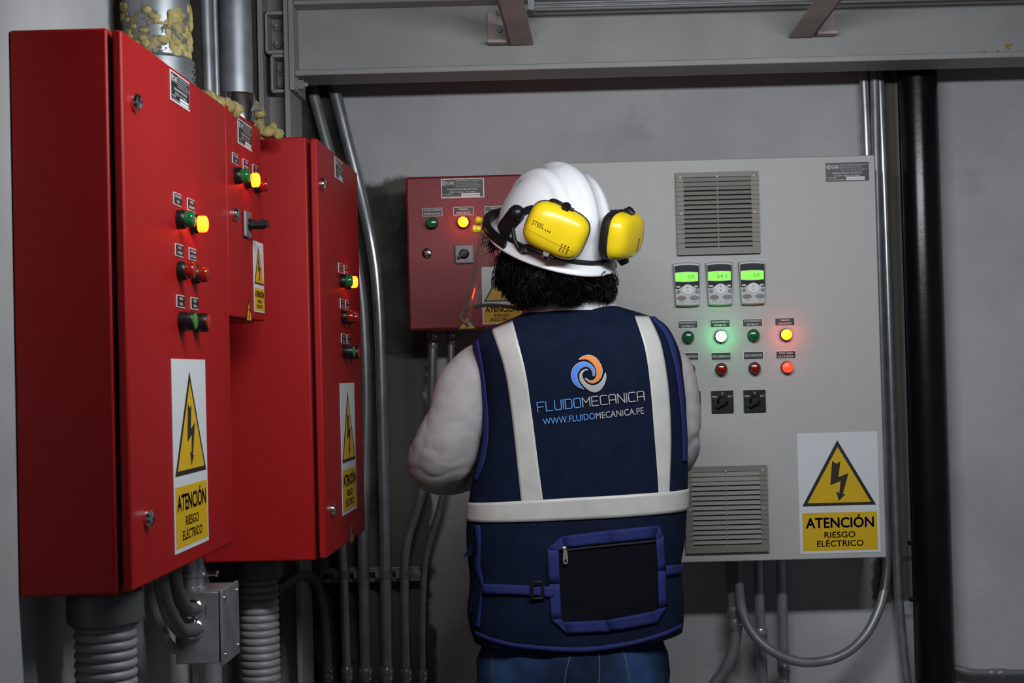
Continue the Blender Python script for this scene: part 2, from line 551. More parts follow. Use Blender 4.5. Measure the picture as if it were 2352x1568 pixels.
BEZEL = bezel_mesh()
LENS = {}
for k in ('green_lens_off', 'red_lens_off', 'amber_lens_on', 'green_lens_on', 'red_lens_on'):
    b = MB(); b.lathe(lens_profile(0.0128, 0.0105, 0.025), k, 24); LENS[k] = b.mesh('lens')
b = MB(); b.lathe([(0.0, 0), (0.0148, 0), (0.0152, 0.004), (0.0148, 0.020), (0.0138, 0.0215), (0.0, 0.0215)], 'black_plastic', 24)
BTN = b.mesh('push_button')
CAP = {}
for k in ('green_cap', 'red_cap'):
    b = MB(); b.lathe([(0.0115, 0.0205), (0.0118, 0.0235), (0.010, 0.0245), (0.0, 0.0247)], k, 24); CAP[k] = b.mesh('button_cap')


def pilot(P, fr, parent, kind, label):
    o = place(BEZEL, 'pilot_light', P, fr, parent, label)
    child(LENS[kind], 'lens', o)
    return o


def button(P, fr, parent, kind, label):
    o = place(BTN, 'push_button', P, fr, parent, label)
    child(CAP[kind], 'button_cap', o)
    return o


b = MB(); b.lathe([(0.0, 0), (0.0125, 0), (0.013, 0.003), (0.0115, 0.0075), (0.008, 0.010), (0.0, 0.0102)], 'bright_steel', 24)
LOCK = b.mesh('lock')
b = MB(); b.box((-0.0055, -0.0012, 0.0095), (0.0055, 0.0012, 0.0107), 'dark_slot'); KEYSLOT = b.mesh('key_slot', smooth=False)


def lock(P, fr, parent):
    o = place(LOCK, 'lock', P, fr, parent); child(KEYSLOT, 'key_slot', o); return o


def label_plate(P, fr, parent, w, h, lines, ink='label_white', bw=0.06, name='label_plate'):
    b = MB(); t = h * bw
    b.plate(-w / 2, -h / 2, w / 2, h / 2, 0, 0.0010, 'label_white')
    b.plate(-w / 2 + t, -h / 2 + t, w / 2 - t, h / 2 - t, 0.0008, 0.0014, 'label_black')
    n = len(lines); ch = 0.215 * h if n > 1 else 0.27 * h
    for i, s in enumerate(lines):
        y = (0.11 * h if i == 0 else -0.31 * h) if n > 1 else -ch / 2
        tw = min(w * 0.84, len(s) * ch * 0.80)
        b.text(s, -tw / 2, y, tw / 2, ch, ink, 0.0017)
    return place(b, name, P, fr, parent, smooth=False)


def name_plate(P, fr, parent, w, h, title, spec, border=True):
    b = MB(); t = 0.0022 if border else 0.0
    b.plate(-w / 2, -h / 2, w / 2, h / 2, 0, 0.0010, 'label_white' if border else 'label_black')
    b.plate(-w / 2 + t, -h / 2 + t, w / 2 - t, h / 2 - t, 0.0008, 0.0014, 'label_black')
    z = 0.0018
    cx, cy, R = -0.445 * w + 0.018 * w, 0.27 * h, 0.13 * h        # round maker's mark
    for r0, r1 in ((0.82 * R, R), (0.40 * R, 0.58 * R)):
        n = 20
        for k in range(n if r0 > 0.6 * R else 15):
            a0, a1 = 2 * PI * k / n, 2 * PI * (k + 1) / n
            b.flat([(cx + r0 * math.cos(a0), cy + r0 * math.sin(a0)), (cx + r1 * math.cos(a0), cy + r1 * math.sin(a0)),
                    (cx + r1 * math.cos(a1), cy + r1 * math.sin(a1)), (cx + r0 * math.cos(a1), cy + r0 * math.sin(a1))], 'label_white', z)
    b.plate(cx - R * 0.1, cy - R, cx + R * 0.1, cy + R * 0.55, z - .0002, z, 'label_white')
    b.text('G&E', -0.365 * w, 0.20 * h, -0.185 * w, 0.16 * h, 'label_white', z)
    b.plate(-0.365 * w, 0.15 * h, -0.185 * w, 0.17 * h, z - .0002, z, 'label_grey')
    b.text('G&E Automatización & Tecnología S.A.C.', -0.16 * w, 0.36 * h, 0.46 * w, 0.055 * h, 'label_white', z)
    for i, ln in enumerate((0.40, 0.44, 0.52, 0.46)):                # lines too fine to read
        y = 0.285 * h - i * 0.075 * h; x = -0.16 * w
        while x < -0.16 * w + ln * w * 1.15:
            d = random.uniform(0.03, 0.075) * w
            b.plate(x, y, x + d, y + 0.032 * h, z - .0002, z, 'label_grey'); x += d + 0.012 * w
    b.text(title, -0.36 * w, -0.10 * h, 0.34 * w, 0.085 * h, 'label_white', z)
    b.text(spec, -0.31 * w, -0.235 * h, 0.29 * w, 0.075 * h, 'label_white', z)
    b.text('N° DE SERIE:', -0.46 * w, -0.335 * h, -0.25 * w, 0.055 * h, 'label_white', z)
    b.text('AÑO DE FABRICACIÓN:', -0.46 * w, -0.445 * h, -0.06 * w, 0.05 * h, 'label_white', z)
    b.plate(-0.035 * w, -0.345 * h, 0.40 * w, -0.265 * h, z - .0004, z, 'label_white')
    b.plate(-0.035 * w, -0.45 * h, 0.40 * w, -0.37 * h, z - .0004, z, 'label_white')
    return place(b, 'name_plate', P, fr, parent, smooth=False)


def warning_sticker(P, fr, parent, w, h, label=None):
    """P is the centre; layout read in fractions of the sticker"""
    b = MB()
    fx = lambda x: ((x - 172) / 898.0 - 0.5) * w
    fy = lambda y: (0.5 - (y - 62) / 1356.0) * h
    pl = lambda pts: [(fx(x), fy(y)) for x, y in pts]
    b.plate(-w / 2, -h / 2, w / 2, h / 2, 0, 0.0007, 'sticker_white')
    b.flat(pl([(208, 885), (1035, 885), (620, 148)]), 'sticker_black', 0.0010)
    b.flat(pl([(268, 851), (975, 851), (621, 225)]), 'sticker_yellow', 0.0013)
    b.flat(pl([(556, 380), (602, 415), (648, 388), (622, 565), (735, 522), (665, 755), (695, 758), (620, 830), (588, 722), (625, 745), (645, 608), (527, 655)]), 'sticker_black', 0.0016)
    b.flat(pl([(205, 1388), (1040, 1388), (1040, 960), (205, 960)]), 'sticker_yellow', 0.0010)
    for s, x0, x1, y, c in (('ATENCIÓN', 245, 1000, 1130, 110), ('RIESGO', 447, 792, 1242, 64), ('ELÉCTRICO', 362, 880, 1340, 64)):
        k = (0.04 if c > 100 else 0.02) * c / 1356.0 * h
        for dx, dy in ((-k, 0), (k, 0), (0, k), (0, -k)):
            b.text(s, fx(x0) + dx, fy(y) + dy, fx(x1) + dx, c / 1356.0 * h, 'sticker_black', 0.0014)
    return place(b, 'warning_sticker', P, fr, parent, label, smooth=False)


def shock_sticker(P, fr, parent, w, h):
    """small yellow triangle with a falling figure"""
    b = MB()
    tri = lambda k, dy: [(-w / 2 * k, -h / 2 * k + dy), (w / 2 * k, -h / 2 * k + dy), (0, h / 2 * k + dy)]
    b.prism([(x, y, 0) for x, y in tri(1, 0)], (0, 0, 0.0006), 'sticker_black')
    b.flat(tri(0.84, -0.025 * h), 'sticker_yellow', 0.0010)
    z = 0.0014

    def limb(x0, y0, x1, y1, t):
        d = V((x1 - x0, y1 - y0)); n = V((-d.y, d.x)).normalized() * t
        b.flat([(x0 * w + n.x * w, y0 * h + n.y * h), (x1 * w + n.x * w, y1 * h + n.y * h), (x1 * w - n.x * w, y1 * h - n.y * h), (x0 * w - n.x * w, y0 * h - n.y * h)], 'sticker_black', z)
    limb(-0.02, -0.22, 0.05, 0.08, 0.045)
    limb(-0.02, -0.22, 0.06, -0.30, 0.035); limb(0.06, -0.30, 0.04, -0.42, 0.028)
    limb(-0.02, -0.2, -0.09, -0.28, 0.035); limb(-0.09, -0.28, -0.08, -0.42, 0.028)
    limb(0.05, 0.08, 0.16, -0.02, 0.026); limb(0.16, -0.02, 0.20, -0.10, 0.02)
    limb(0.05, 0.08, -0.06, 0.02, 0.026); limb(-0.06, 0.02, -0.14, 0.05, 0.02)
    b.flat([(0.10 * w + 0.045 * w * math.cos(a), 0.10 * h + 0.05 * h * math.sin(a)) for a in [k * PI / 5 for k in range(10)]], 'sticker_black', z)
    return place(b, 'shock_sticker', P, fr, parent, smooth=False)


def rotary_switch(P, fr, parent, s, plate, knob_ang, marks, label=None, tall=0.022):
    b = MB(); b.plate(-s / 2, -s / 2, s / 2, s / 2, 0, 0.007, plate)
    if marks:
        z = 0.0073
        b.text('MAN', -0.45 * s, 0.19 * s, -0.25 * s, 0.085 * s, 'label_white', z)
        b.text('0', -0.03 * s, 0.33 * s, 0.03 * s, 0.09 * s, 'label_white', z)
        b.text('AUT', 0.25 * s, 0.19 * s, 0.45 * s, 0.085 * s, 'label_white', z)
        b.plate(-0.38 * s, -0.40 * s, -0.20 * s, -0.385 * s, 0.0069, z, 'label_grey')
    o = place(b, 'rotary_switch', P, fr, parent, label, smooth=False)
    bv = o.modifiers.new('bevel', 'BEVEL'); bv.width = 0.0035; bv.segments = 2; bv.limit_method = 'ANGLE'
    k = MB(); k.lathe([(0.0, 0.0065), (0.26 * s, 0.0065), (0.25 * s, 0.009), (0.20 * s, 0.011), (0.19 * s, tall - 0.004), (0.16 * s, tall), (0, tall)], 'black_plastic', 24)
    ca, sa = math.cos(knob_ang), math.sin(knob_ang)
    q = lambda u, v: (u * ca - v * sa, u * sa + v * ca)
    pts = [q(-0.20 * s, -0.10 * s), q(0.36 * s, -0.045 * s), q(0.40 * s, 0), q(0.36 * s, 0.045 * s), q(-0.20 * s, 0.10 * s)]
    k.prism([(x, y, 0.012) for x, y in pts], (0, 0, tall - 0.006), 'black_plastic')
    kb = child(k, 'knob', o)
    w = MB(); p0 = q(0.05 * s, -0.008 * s); p1 = q(0.34 * s, -0.008 * s); p2 = q(0.34 * s, 0.008 * s); p3 = q(0.05 * s, 0.008 * s)
    return o


# ------------------------------------------------------------------ red cabinets on the left wall
def red_cabinet(label, near, body_right, X, Y0, Y1, z0, z1, gap, lip, group=None):
    t = thing('control_cabinet', label, 'cabinet', (LEFT_X, (Y0 + Y1) / 2, z0), 'red control cabinets on the left wall')
    xb = X - lip - gap
    b = MB(); b.box((LEFT_X + 0.001, Y0, z0), (xb, Y1, z1), 'red_paint'); b.build('body', t, bevel=0.0035)
    b = MB(); b.box((xb - 0.001, Y0 + 0.018, z0 + 0.018), (X - lip + 0.001, Y1 - 0.018, z1 - 0.018), 'dark_slot')
    b.build('door_seal', t, smooth=False)
    b = MB(); b.box((X - lip, Y0 + 0.001, z0 + 0.003), (X, Y1 - 0.001, z1 - 0.003), 'red_paint'); b.build('door', t, bevel=0.0035)
    return t


XA = -0.609
pa = UX(291, 713, XA); YA0 = pa.y
zA1 = UX(276, 60.6, XA).z; zA0 = UX(306, 1364, XA).z
YA1 = UX(528, 745, XA).y
cabA = red_cabinet('largest red control cabinet, nearest the camera, with a white-backed warning sticker and chrome locks', None, None, XA, YA0, YA1, zA0, zA1, 0.006, 0.0135)
ON = lambda px, py: UX(px, py, XA + 0.0003)


def plate_from(fn, pts):
    """centre, width, height of a plate on a left-wall door from 4 pixel corners"""
    q = [fn(*p) for p in pts]; c = sum(q, V()) / 4
    return c, abs((q[1].y + q[2].y) / 2 - (q[0].y + q[3].y) / 2), abs((q[0].z + q[1].z) / 2 - (q[2].z + q[3].z) / 2)


c, w, h = plate_from(ON, [(390, 161), (433, 188), (435, 255), (391, 231)])
name_plate(c, FR_LEFT, cabA, w, h, 'TABLERO BOMBA CONTRA INCENDIO', '220Vac / 3F / 60Hz')
c, w, h = plate_from(ON, [(392, 825), (470.5, 824.5), (478, 1241), (402, 1273)])
warning_sticker(c, FR_LEFT, cabA, w, h)
lock(ON(307, 235), FR_LEFT, cabA); lock(ON(336, 1190), FR_LEFT, cabA)
for px, py, tx in ((407, 458, ('FUNCIONAMIENTO', 'BOMBA')), (438, 471, ('TABLERO', 'ENERGIZADO')), (411, 575, ('FALLA', 'VARIADOR')), (442, 584, ('NIVEL BAJO', 'DE CISTERNA')), (414, 692, ('MARCHA', 'MANUAL')), (446, 697, ('PARADA', 'MANUAL'))):
    label_plate(ON(px, py), FR_LEFT, cabA, 0.044, 0.0185, tx)
pilot(ON(409, 504), FR_LEFT, cabA, 'green_lens_off', 'unlit green pilot light')
pilot(ON(440, 515), FR_LEFT, cabA, 'amber_lens_on', 'glowing amber pilot light')
pilot(ON(411, 622), FR_LEFT, cabA, 'red_lens_off', 'unlit red pilot light')
pilot(ON(443, 630), FR_LEFT, cabA, 'red_lens_off', 'unlit red pilot light')
button(ON(414, 738), FR_LEFT, cabA, 'green_cap', 'green push button')
button(ON(446, 741), FR_LEFT, cabA, 'red_cap', 'red push button')

YB0, YB1 = YA1 + 0.002, UX(603, 520, XA).y
zB1 = UX(598, 293, XA).z; zB0 = UX(608, 742, XA).z
cabB = red_cabinet('smallest red control cabinet squeezed between the two tall red ones, with a black rotary switch', None, None, XA, YB0, YB1, zB0, zB1, 0.006, 0.0135)
c, w, h = plate_from(ON, [(545, 272), (577, 291), (578, 348), (547, 330)])
name_plate(c, FR_LEFT, cabB, w, h, 'TABLERO BOMBA', '220Vac / 3F / 60Hz')
for px, py, tx in ((540, 365, ('FUNCIONAMIENTO', 'BOMBA')), (564, 379, ('TABLERO', 'ENERGIZADO')), (586, 391, ('FALLA', 'BOMBA'))):
    label_plate(ON(px, py), FR_LEFT, cabB, 0.044, 0.0185, tx)
pilot(ON(541, 404), FR_LEFT, cabB, 'green_lens_off', 'unlit green pilot light')
pilot(ON(565, 414), FR_LEFT, cabB, 'amber_lens_on', 'glowing amber pilot light')
pilot(ON(586, 425), FR_LEFT, cabB, 'red_lens_off', 'unlit red pilot light')
lock(ON(537, 492), FR_LEFT, cabB)
rotary_switch(ON(564, 516), FR_LEFT, cabB, 0.048, 'switch_grey', -0.15, False, tall=0.036)
c, w, h = plate_from(ON, [(580, 556), (605, 556), (607, 720), (583, 714)])
warning_sticker(c, FR_LEFT, cabB, w * 0.94, h)
c = ON(571, 713); shock_sticker(c, FR_LEFT, cabB, 0.045, 0.039)

XC = -0.518
YC0 = UX(739, 796, XC).y; YC1 = UX(830, 805, XC).y
zC1 = UX(724, 309.5, XC).z; zC0 = UX(754, 1283, XC).z
cabC = red_cabinet('tall red control cabinet farthest back on the left wall, beside the steel column', None, None, XC, YC0, YC1, zC0, zC1, 0.0065, 0.0155)
ONC = lambda px, py: UX(px, py, XC + 0.0003)
c, w, h = plate_from(ONC, [(768, 360), (785.5, 373), (787, 418), (770, 410)])
name_plate(c, FR_LEFT, cabC, w, h, 'TABLERO BOMBA', '220Vac / 3F / 60Hz')
lock(ONC(737, 423), FR_LEFT, cabC); lock(ONC(761, 1170), FR_LEFT, cabC)
for px, py, tx in ((781, 615, ('FUNCIONAMIENTO', 'BOMBA')), (793.5, 620, ('TABLERO', 'ENERGIZADO')), (785, 697, ('FALLA', 'VARIADOR')), (797, 700, ('NIVEL BAJO', 'DE CISTERNA')), (787.5, 777, ('MARCHA', 'MANUAL')), (800, 779, ('PARADA', 'MANUAL'))):
    label_plate(ONC(px, py), FR_LEFT, cabC, 0.044, 0.0205, tx)
pilot(ONC(783, 645), FR_LEFT, cabC, 'green_lens_off', 'unlit green pilot light')
pilot(ONC(795, 648), FR_LEFT, cabC, 'amber_lens_on', 'glowing amber pilot light')
pilot(ONC(786, 727), FR_LEFT, cabC, 'red_lens_off', 'unlit red pilot light')
pilot(ONC(798, 729), FR_LEFT, cabC, 'red_lens_off', 'unlit red pilot light')
button(ONC(789, 807), FR_LEFT, cabC, 'green_cap', 'green push button')
button(ONC(801, 809), FR_LEFT, cabC, 'red_cap', 'red push button')
c, w, h = plate_from(ONC, [(780, 880), (812, 878.5), (820, 1167), (787, 1183)])
warning_sticker(c, FR_LEFT, cabC, w, h)
shock_sticker(ONC(807, 1222), FR_LEFT, cabC, 0.05, 0.043)

# ------------------------------------------------------------------ small red box on the back wall
YJ = 3.72
tl, br = U(931, 407, YJ), U(1206, 751, YJ)
jx0 = U(935, 585, YJ).x; jx1 = U(1203, 575, YJ).x; jz0 = U(1070, 756, YJ).z; jz1 = U(1065, 403, YJ).z
jock = thing('control_box', 'small square speckled red control box on the back wall beside the white helmet', 'control box', ((jx0 + jx1) / 2, YJ + 0.1, jz0))
b = MB(); b.box((jx0, YJ + 0.020, jz0), (jx1, WALL_Y - 0.001, jz1), 'red_speckle'); b.build('body', jock, bevel=0.006, seg=3)
b = MB(); b.box((jx0, YJ, jz0), (jx1, YJ + 0.019, jz1), 'red_speckle'); b.build('door', jock, bevel=0.006, seg=3)
JN = lambda px, py: U(px, py, YJ - 0.0003)
S = YJ / F_PX
name_plate(JN(1062.5, 432), FR_PANEL, jock, 99 * S, 45 * S, 'TABLERO BOMBA JOCKEY', '2.2kW / 220Vac / 3F / 60Hz')
label_plate(JN(993, 487), FR_PANEL, jock, 46 * S, 19 * S, ('FUNCIONAMIENTO', 'BOMBA JOCKEY'))
label_plate(JN(1064.5, 484.5), FR_PANEL, jock, 46 * S, 19 * S, ('TABLERO', 'ENERGIZADO'))
label_plate(JN(1136, 482.5), FR_PANEL, jock, 46 * S, 19 * S, ('FALLA', 'BOMBA JOCKEY'))
pilot(JN(992.6, 513), FR_PANEL, jock, 'green_lens_off', 'unlit green pilot light')
pilot(JN(1065, 511), FR_PANEL, jock, 'amber_lens_on', 'glowing amber pilot light')
pilot(JN(1137, 509), FR_PANEL, jock, 'red_lens_off', 'unlit red pilot light')
lock(JN(981.6, 581.5), FR_PANEL, jock)
rotary_switch(JN(1066.5, 583.5), FR_PANEL, jock, 45 * S, 'switch_grey', math.radians(215), False)
warning_sticker(JN(1152, 678), FR_PANEL, jock, 90 * S, 132 * S)
shock_sticker(JN(1073, 740.5), FR_PANEL, jock, 43 * S, 30 * S)

# ------------------------------------------------------------------ big grey panel
YG = 3.68
S = YG / F_PX
gx0 = U(1287, 800, YG).x; gx1 = U(2023, 818, YG).x
gz1 = U(1650, 364.5, YG).z; gz0 = U(1806, 1286, YG).z
gp = thing('electrical_cabinet', 'large light grey control panel with keypads, lamps and vent grilles on the back wall', 'electrical cabinet', ((gx0 + gx1) / 2, YG + 0.12, gz0))
b = MB(); b.box((gx0 + 0.002, YG + 0.022, gz0 + 0.002), (gx1 - 0.002, WALL_Y - 0.001, gz1 - 0.002), 'grey_paint'); b.build('body', gp, bevel=0.003)
b = MB(); b.box((gx0, YG, gz0), (gx1, YG + 0.021, gz1), 'grey_paint'); b.build('door', gp, bevel=0.003)
GN = lambda px, py: U(px, py, YG - 0.0003)


def grille(px, py, w, h, label):
    b = MB(); d = 0.012
    b.plate(-w / 2, -h / 2, w / 2, h / 2, 0, 0.003, 'dark_slot')
    side = 0.092 * w
    b.plate(-w / 2, -h / 2, -w / 2 + side, h / 2, 0.002, d - 0.003, 'grille_beige')
    b.plate(w / 2 - side, -h / 2, w / 2, h / 2, 0.002, d - 0.003, 'grille_beige')
    b.plate(-w / 2, -h / 2, w / 2, -h / 2 + 0.085 * h, 0.002, d, 'grille_beige')
    b.plate(-w / 2, h / 2 - 0.06 * h, w / 2, h / 2, 0.002, d, 'grille_beige')
    n = 15; y0 = -h / 2 + 0.085 * h; y1 = h / 2 - 0.06 * h; st = (y1 - y0) / n
    for i in range(n):
        yb = y0 + i * st
        gapp = 0.24 * st if i < n - 2 else 0.06 * st
        b.prism([(-w / 2 + 0.001, yb + gapp, 0.004), (-w / 2 + 0.001, yb + gapp, d), (-w / 2 + 0.001, yb + st * 0.9, d - 0.002), (-w / 2 + 0.001, yb + st + gapp * .4, 0.004)], (w - 0.002, 0, 0), 'grille_beige')
        b.plate(-w / 2, yb, -w / 2 + side, yb + st * 0.93, 0.002, d + 0.0003, 'grille_beige')
        b.plate(w / 2 - side, yb, w / 2, yb + st * 0.93, 0.002, d + 0.0003, 'grille_beige')
    b.plate(-0.006 * w, y0, 0.006 * w, y1, 0.002, d - 0.001, 'grille_beige')
    o = place(b, 'vent_grille', GN(px, py), FR_PANEL, gp, label, smooth=False)
    for sx, sy in ((-0.445, 0.445), (0.0, 0.445), (0.445, 0.445), (-0.445, 0.0), (0.445, 0.0)):
        k = MB(); k.lathe([(0, d), (0.0032, d), (0.0026, d + 0.0022), (0, d + 0.0024)], 'screw_pale', 12, (sx * w, sy * h, 0))
        child(k, 'screw', o)
    return o


grille(1648, 490, 190 * S, 189 * S, 'upper beige louvred vent grille')
grille(1668, 1168.5, 190 * S, 196 * S, 'lower beige louvred vent grille')
name_plate(GN(1946, 394.5), FR_PANEL, gp, 99 * S, 43 * S, 'TABLERO PRESION CONSTANTE', '3x11kW / 220Vac / 3F / 60Hz', border=False)
warning_sticker(GN(1926.5, 1131), FR_PANEL, gp, 184 * S, 276 * S)


def keypad(px, py, txt, label, tail):
    w, h = 62 * S, 96 * S
    b = MB(); n = 10

    def outline(k, dz):
        top = [(-w / 2 * k + w * k * i / n, h / 2 * k + 0.03 * h * (1 - (2 * i / n - 1) ** 2)) for i in range(n + 1)]
        bot = [(w / 2 * k * 0.86 - w * k * 0.86 * i / n, -h / 2 * k - 0.015 * h * (1 - (2 * i / n - 1) ** 2)) for i in range(n + 1)]
        return [(x, y, dz) for x, y in top + bot]
    o1, o2 = outline(1.0, 0.0), outline(1.0, 0.014); o3 = outline(0.95, 0.018)
    m_ = len(o1); vs = o1 + o2 + o3; fs = []
    for r in range(2):
        for i in range(m_):
            fs.append((r * m_ + i, r * m_ + (i + 1) % m_, (r + 1) * m_ + (i + 1) % m_, (r + 1) * m_ + i))
    fs.append(tuple(range(2 * m_, 3 * m_))); b.add(vs, fs, 'keypad_grey')
    o = place(b, 'keypad', GN(px, py), FR_PANEL, gp, label)
    z = 0.0183
    d = MB()                                   # dark upper field with an arched lower edge
    pts = [(-0.43 * w, -0.10 * h)] + [(-0.30 * w + 0.64 * w * i / 12, -0.105 * h + 0.10 * h * math.sin(PI * i / 12)) for i in range(13)] + [(0.44 * w, -0.10 * h), (0.455 * w, 0.44 * h)]
    pts += [(0.455 * w - 0.91 * w * i / 8, 0.44 * h + 0.025 * h * (1 - (2 * i / 8 - 1) ** 2)) for i in range(1, 9)]
    d.prism([(x, y, z - 0.001) for x, y in pts], (0, 0, 0.0015), 'keypad_black'); child(d, 'bezel', o)
    s = MB()
    tp = [(-0.42 * w + 0.82 * w * i / 8, 0.275 * h + 0.015 * h * (1 - (2 * i / 8 - 1) ** 2)) for i in range(9)]
    bt = [(0.40 * w - 0.82 * w * i / 8, 0.085 * h - 0.015 * h * (1 - (2 * i / 8 - 1) ** 2)) for i in range(9)]
    s.prism([(x * 1.04, (y - 0.18 * h) * 1.12 + 0.18 * h, z) for x, y in tp + bt], (0, 0, 0.001), 'keypad_grey')
    s.prism([(x, y, z) for x, y in tp + bt], (0, 0, 0.0016), 'screen_green')
    s.text(txt, (0.03 if len(txt) < 4 else -0.10) * w, 0.135 * h, 0.25 * w, 0.085 * h, 'screen_digit', z + 0.0021)
    child(s, 'screen', o, 'lit green screen')

    def key(cx, cy, rx, ry, mt, nm='key'):
        k = MB(); N = 18
        k.prism([(cx * w + rx * w * math.cos(2 * PI * i / N), cy * h + ry * h * math.sin(2 * PI * i / N), z - 0.001) for i in range(N)], (0, 0, 0.0025), mt)
        return child(k, nm, o)
    key(-0.33, -0.175, 0.075, 0.045, 'keypad_button'); key(0.36, -0.175, 0.075, 0.045, 'keypad_button')
    key(-0.22, -0.32, 0.17, 0.055, 'keypad_stop'); key(0.26, -0.32, 0.17, 0.055, 'keypad_start')
    pd = key(0.02, -0.12, 0.21, 0.12, 'label_white', 'arrow_pad')
    a = MB()
    for sgn in (1, -1):
        cy = -0.12 * h + sgn * 0.035 * h
        a.prism([(0.02 * w - 0.03 * w, cy, z + .0016), (0.02 * w + 0.03 * w, cy, z + .0016), (0.02 * w, cy + sgn * 0.03 * h, z + .0016)], (0, 0, .0005), 'label_black')
    child(a, 'arrow_mark', o)
    tx = MB()
    for x_ in (-0.33, 0.33): tx.plate((x_ - 0.07) * w, -0.075 * h, (x_ + 0.07) * w, -0.03 * h, z, z + 0.0008, 'keypad_grey')
    tx.text('STOP', -0.31 * w, -0.435 * h, -0.13 * w, 0.030 * h, 'keypad_button', z + .0003); tx.text('START', 0.16 * w, -0.435 * h, 0.37 * w, 0.030 * h, 'keypad_button', z + .0003)
    child(tx, 'key_legend', o)
    e = MB(); e.plate(-0.40 * w, -0.505 * h, 0.40 * w, -0.485 * h, 0.002, 0.0145, tail); child(e, 'lower_edge', o)


keypad(1577, 654, '0.0', 'left drive keypad reading 0.0', 'green_cap')
keypad(1652, 652, '54.1', 'middle drive keypad reading 54.1', 'green_cap')
keypad(1727, 650, '0.0', 'right drive keypad reading 0.0', 'thread_orange')
lw, lh = 46 * S, 18.5 * S
for px, py, tx in ((1580, 745, ('FUNCIONAMIENTO', 'BOMBA 01')), (1654, 743, ('FUNCIONAMIENTO', 'BOMBA 02')), (1728.5, 741, ('FUNCIONAMIENTO', 'BOMBA 03')), (1802.5, 739, ('TABLERO', 'ENERGIZADO')),
                   (1582, 818.5, ('FALLA VARIADOR 01',)), (1656, 818, ('FALLA VARIADOR 02',)), (1730.5, 816, ('FALLA VARIADOR 03',)), (1805, 814.5, ('NIVEL BAJO', 'DE CISTERNA'))):
    label_plate(GN(px, py), FR_PANEL, gp, lw, lh, tx)
for px, py, k, lb in ((1580.5, 774, 'green_lens_off', 'unlit green pilot light'), (1655, 772.5, 'green_lens_on', 'glowing green pilot light'), (1730.5, 770, 'green_lens_off', 'unlit green pilot light'),
                      (1804.5, 768.5, 'amber_lens_on', 'glowing amber pilot light'), (1582.5, 848.5, 'red_lens_off', 'unlit red pilot light'), (1656.5, 847.5, 'red_lens_off', 'unlit red pilot light'),
                      (1733, 845.5, 'red_lens_off', 'unlit red pilot light'), (1807, 843.5, 'red_lens_on', 'glowing red pilot light')):
    pilot(GN(px, py), FR_PANEL, gp, k, lb)
for px, py in ((1584, 924), (1659, 922), (1733, 920.5)):
    rotary_switch(GN(px, py), FR_PANEL, gp, 50 * S, 'black_plastic', math.radians(222), True)

# ------------------------------------------------------------------ steel column, beam, braces, deck rods
YBM = 3.60                                                   # front edge of the flanges


def beam_z(py, px, Y): return U(px, py, Y).z


bx0 = U(676, 100, YBM).x; bx1 = 2.2
zb0 = U(1176, 161, YBM).z; zb1 = zb0 + 0.014                 # bottom flange
zt0 = U(1176, -2, YBM).z; zt1 = zt0 + 0.011
bm_ = thing('steel_beam', 'long grey painted steel I-beam running across the top of the back wall', 'beam', (0.7, YBM + 0.06, zb0))
b = MB(); b.box((bx0, YBM, zb0), (bx1, YBM + 0.125, zb1), 'beam_paint'); b.build('bottom_flange', bm_, bevel=0.002)
b = MB(); b.box((bx0, YBM, zt0), (bx1, YBM + 0.125, zt1), 'beam_paint'); b.build('top_flange', bm_, bevel=0.002)
b = MB(); b.box((bx0, YBM + 0.058, zb1), (bx1, YBM + 0.068, zt0), 'beam_paint'); b.build('web', bm_, smooth=False)
b = MB(); b.box((bx0 - 0.012, YBM - 0.01, zb0 - 0.035), (bx0, YBM + 0.135, zt1 + 0.02), 'beam_paint'); b.build('end_plate', bm_, bevel=0.0015)


b = MB(); random.seed(8)
for px, py, r in ((2262, 120, 5), (2278, 121, 2), (2291, 118, 4), (2312, 106, 6), (2320, 104, 5), (2318, 112, 3), (2336, 116, 2), (2310, 118, 3), (2327, 100, 3)):
    q = U(px, py, YBM + 0.0575); n_ = 9; rr = r / F_PX * 3.65
    b.add([q + V((rr * random.uniform(.5, 1.2) * math.cos(2 * PI * k / n_), 0, rr * random.uniform(.5, 1.2) * math.sin(2 * PI * k / n_))) for k in range(n_)], [tuple(range(n_))], 'rust')
b.build('rust_stain', bm_, smooth=False)


def hexbolt(c, ax, r, parent, mt='beam_paint', name='bolt'):
    k = MB(); k.lathe([(0, 0), (r * 1.5, 0), (r * 1.5, r * .3), (0, r * .3)], mt, 16, c, ax)
    k.lathe([(0, r * .3), (r, r * .3), (r, r * 1.3), (r * .8, r * 1.45), (0, r * 1.45)], mt, 6, c, ax)
    k.lathe([(0, r * 1.4), (r * .5, r * 1.4), (r * .45, r * 2.2), (0, r * 2.2)], mt, 10, c, ax)
    return k.build(name, parent)


for zz in (zb0 - 0.018,):
    hexbolt((bx0, YBM + 0.02, zz), (1, 0, 0), 0.012, bm_)
# column: flange seen on edge at x = 658 px, web running left
cx1 = bx0 - 0.0125; cx0 = cx1 - 0.012
col = thing('steel_column', 'grey steel column standing in the back left corner behind the cabinets', 'column', (cx0 - 0.05, YBM + 0.06, 0.0))
b = MB(); b.box((cx0, YBM - 0.005, 0), (cx1, YBM + 0.145, CEIL), 'beam_paint'); b.build('flange', col, bevel=0.0015)
xl = LEFT_X + 0.003
b = MB(); b.box((xl, YBM - 0.005, 0), (xl + 0.012, YBM + 0.145, CEIL), 'beam_paint'); b.build('flange', col, bevel=0.0015)
b = MB(); b.box((xl + 0.012, YBM + 0.064, 0), (cx0, YBM + 0.074, CEIL), 'beam_paint'); b.build('web', col, smooth=False)


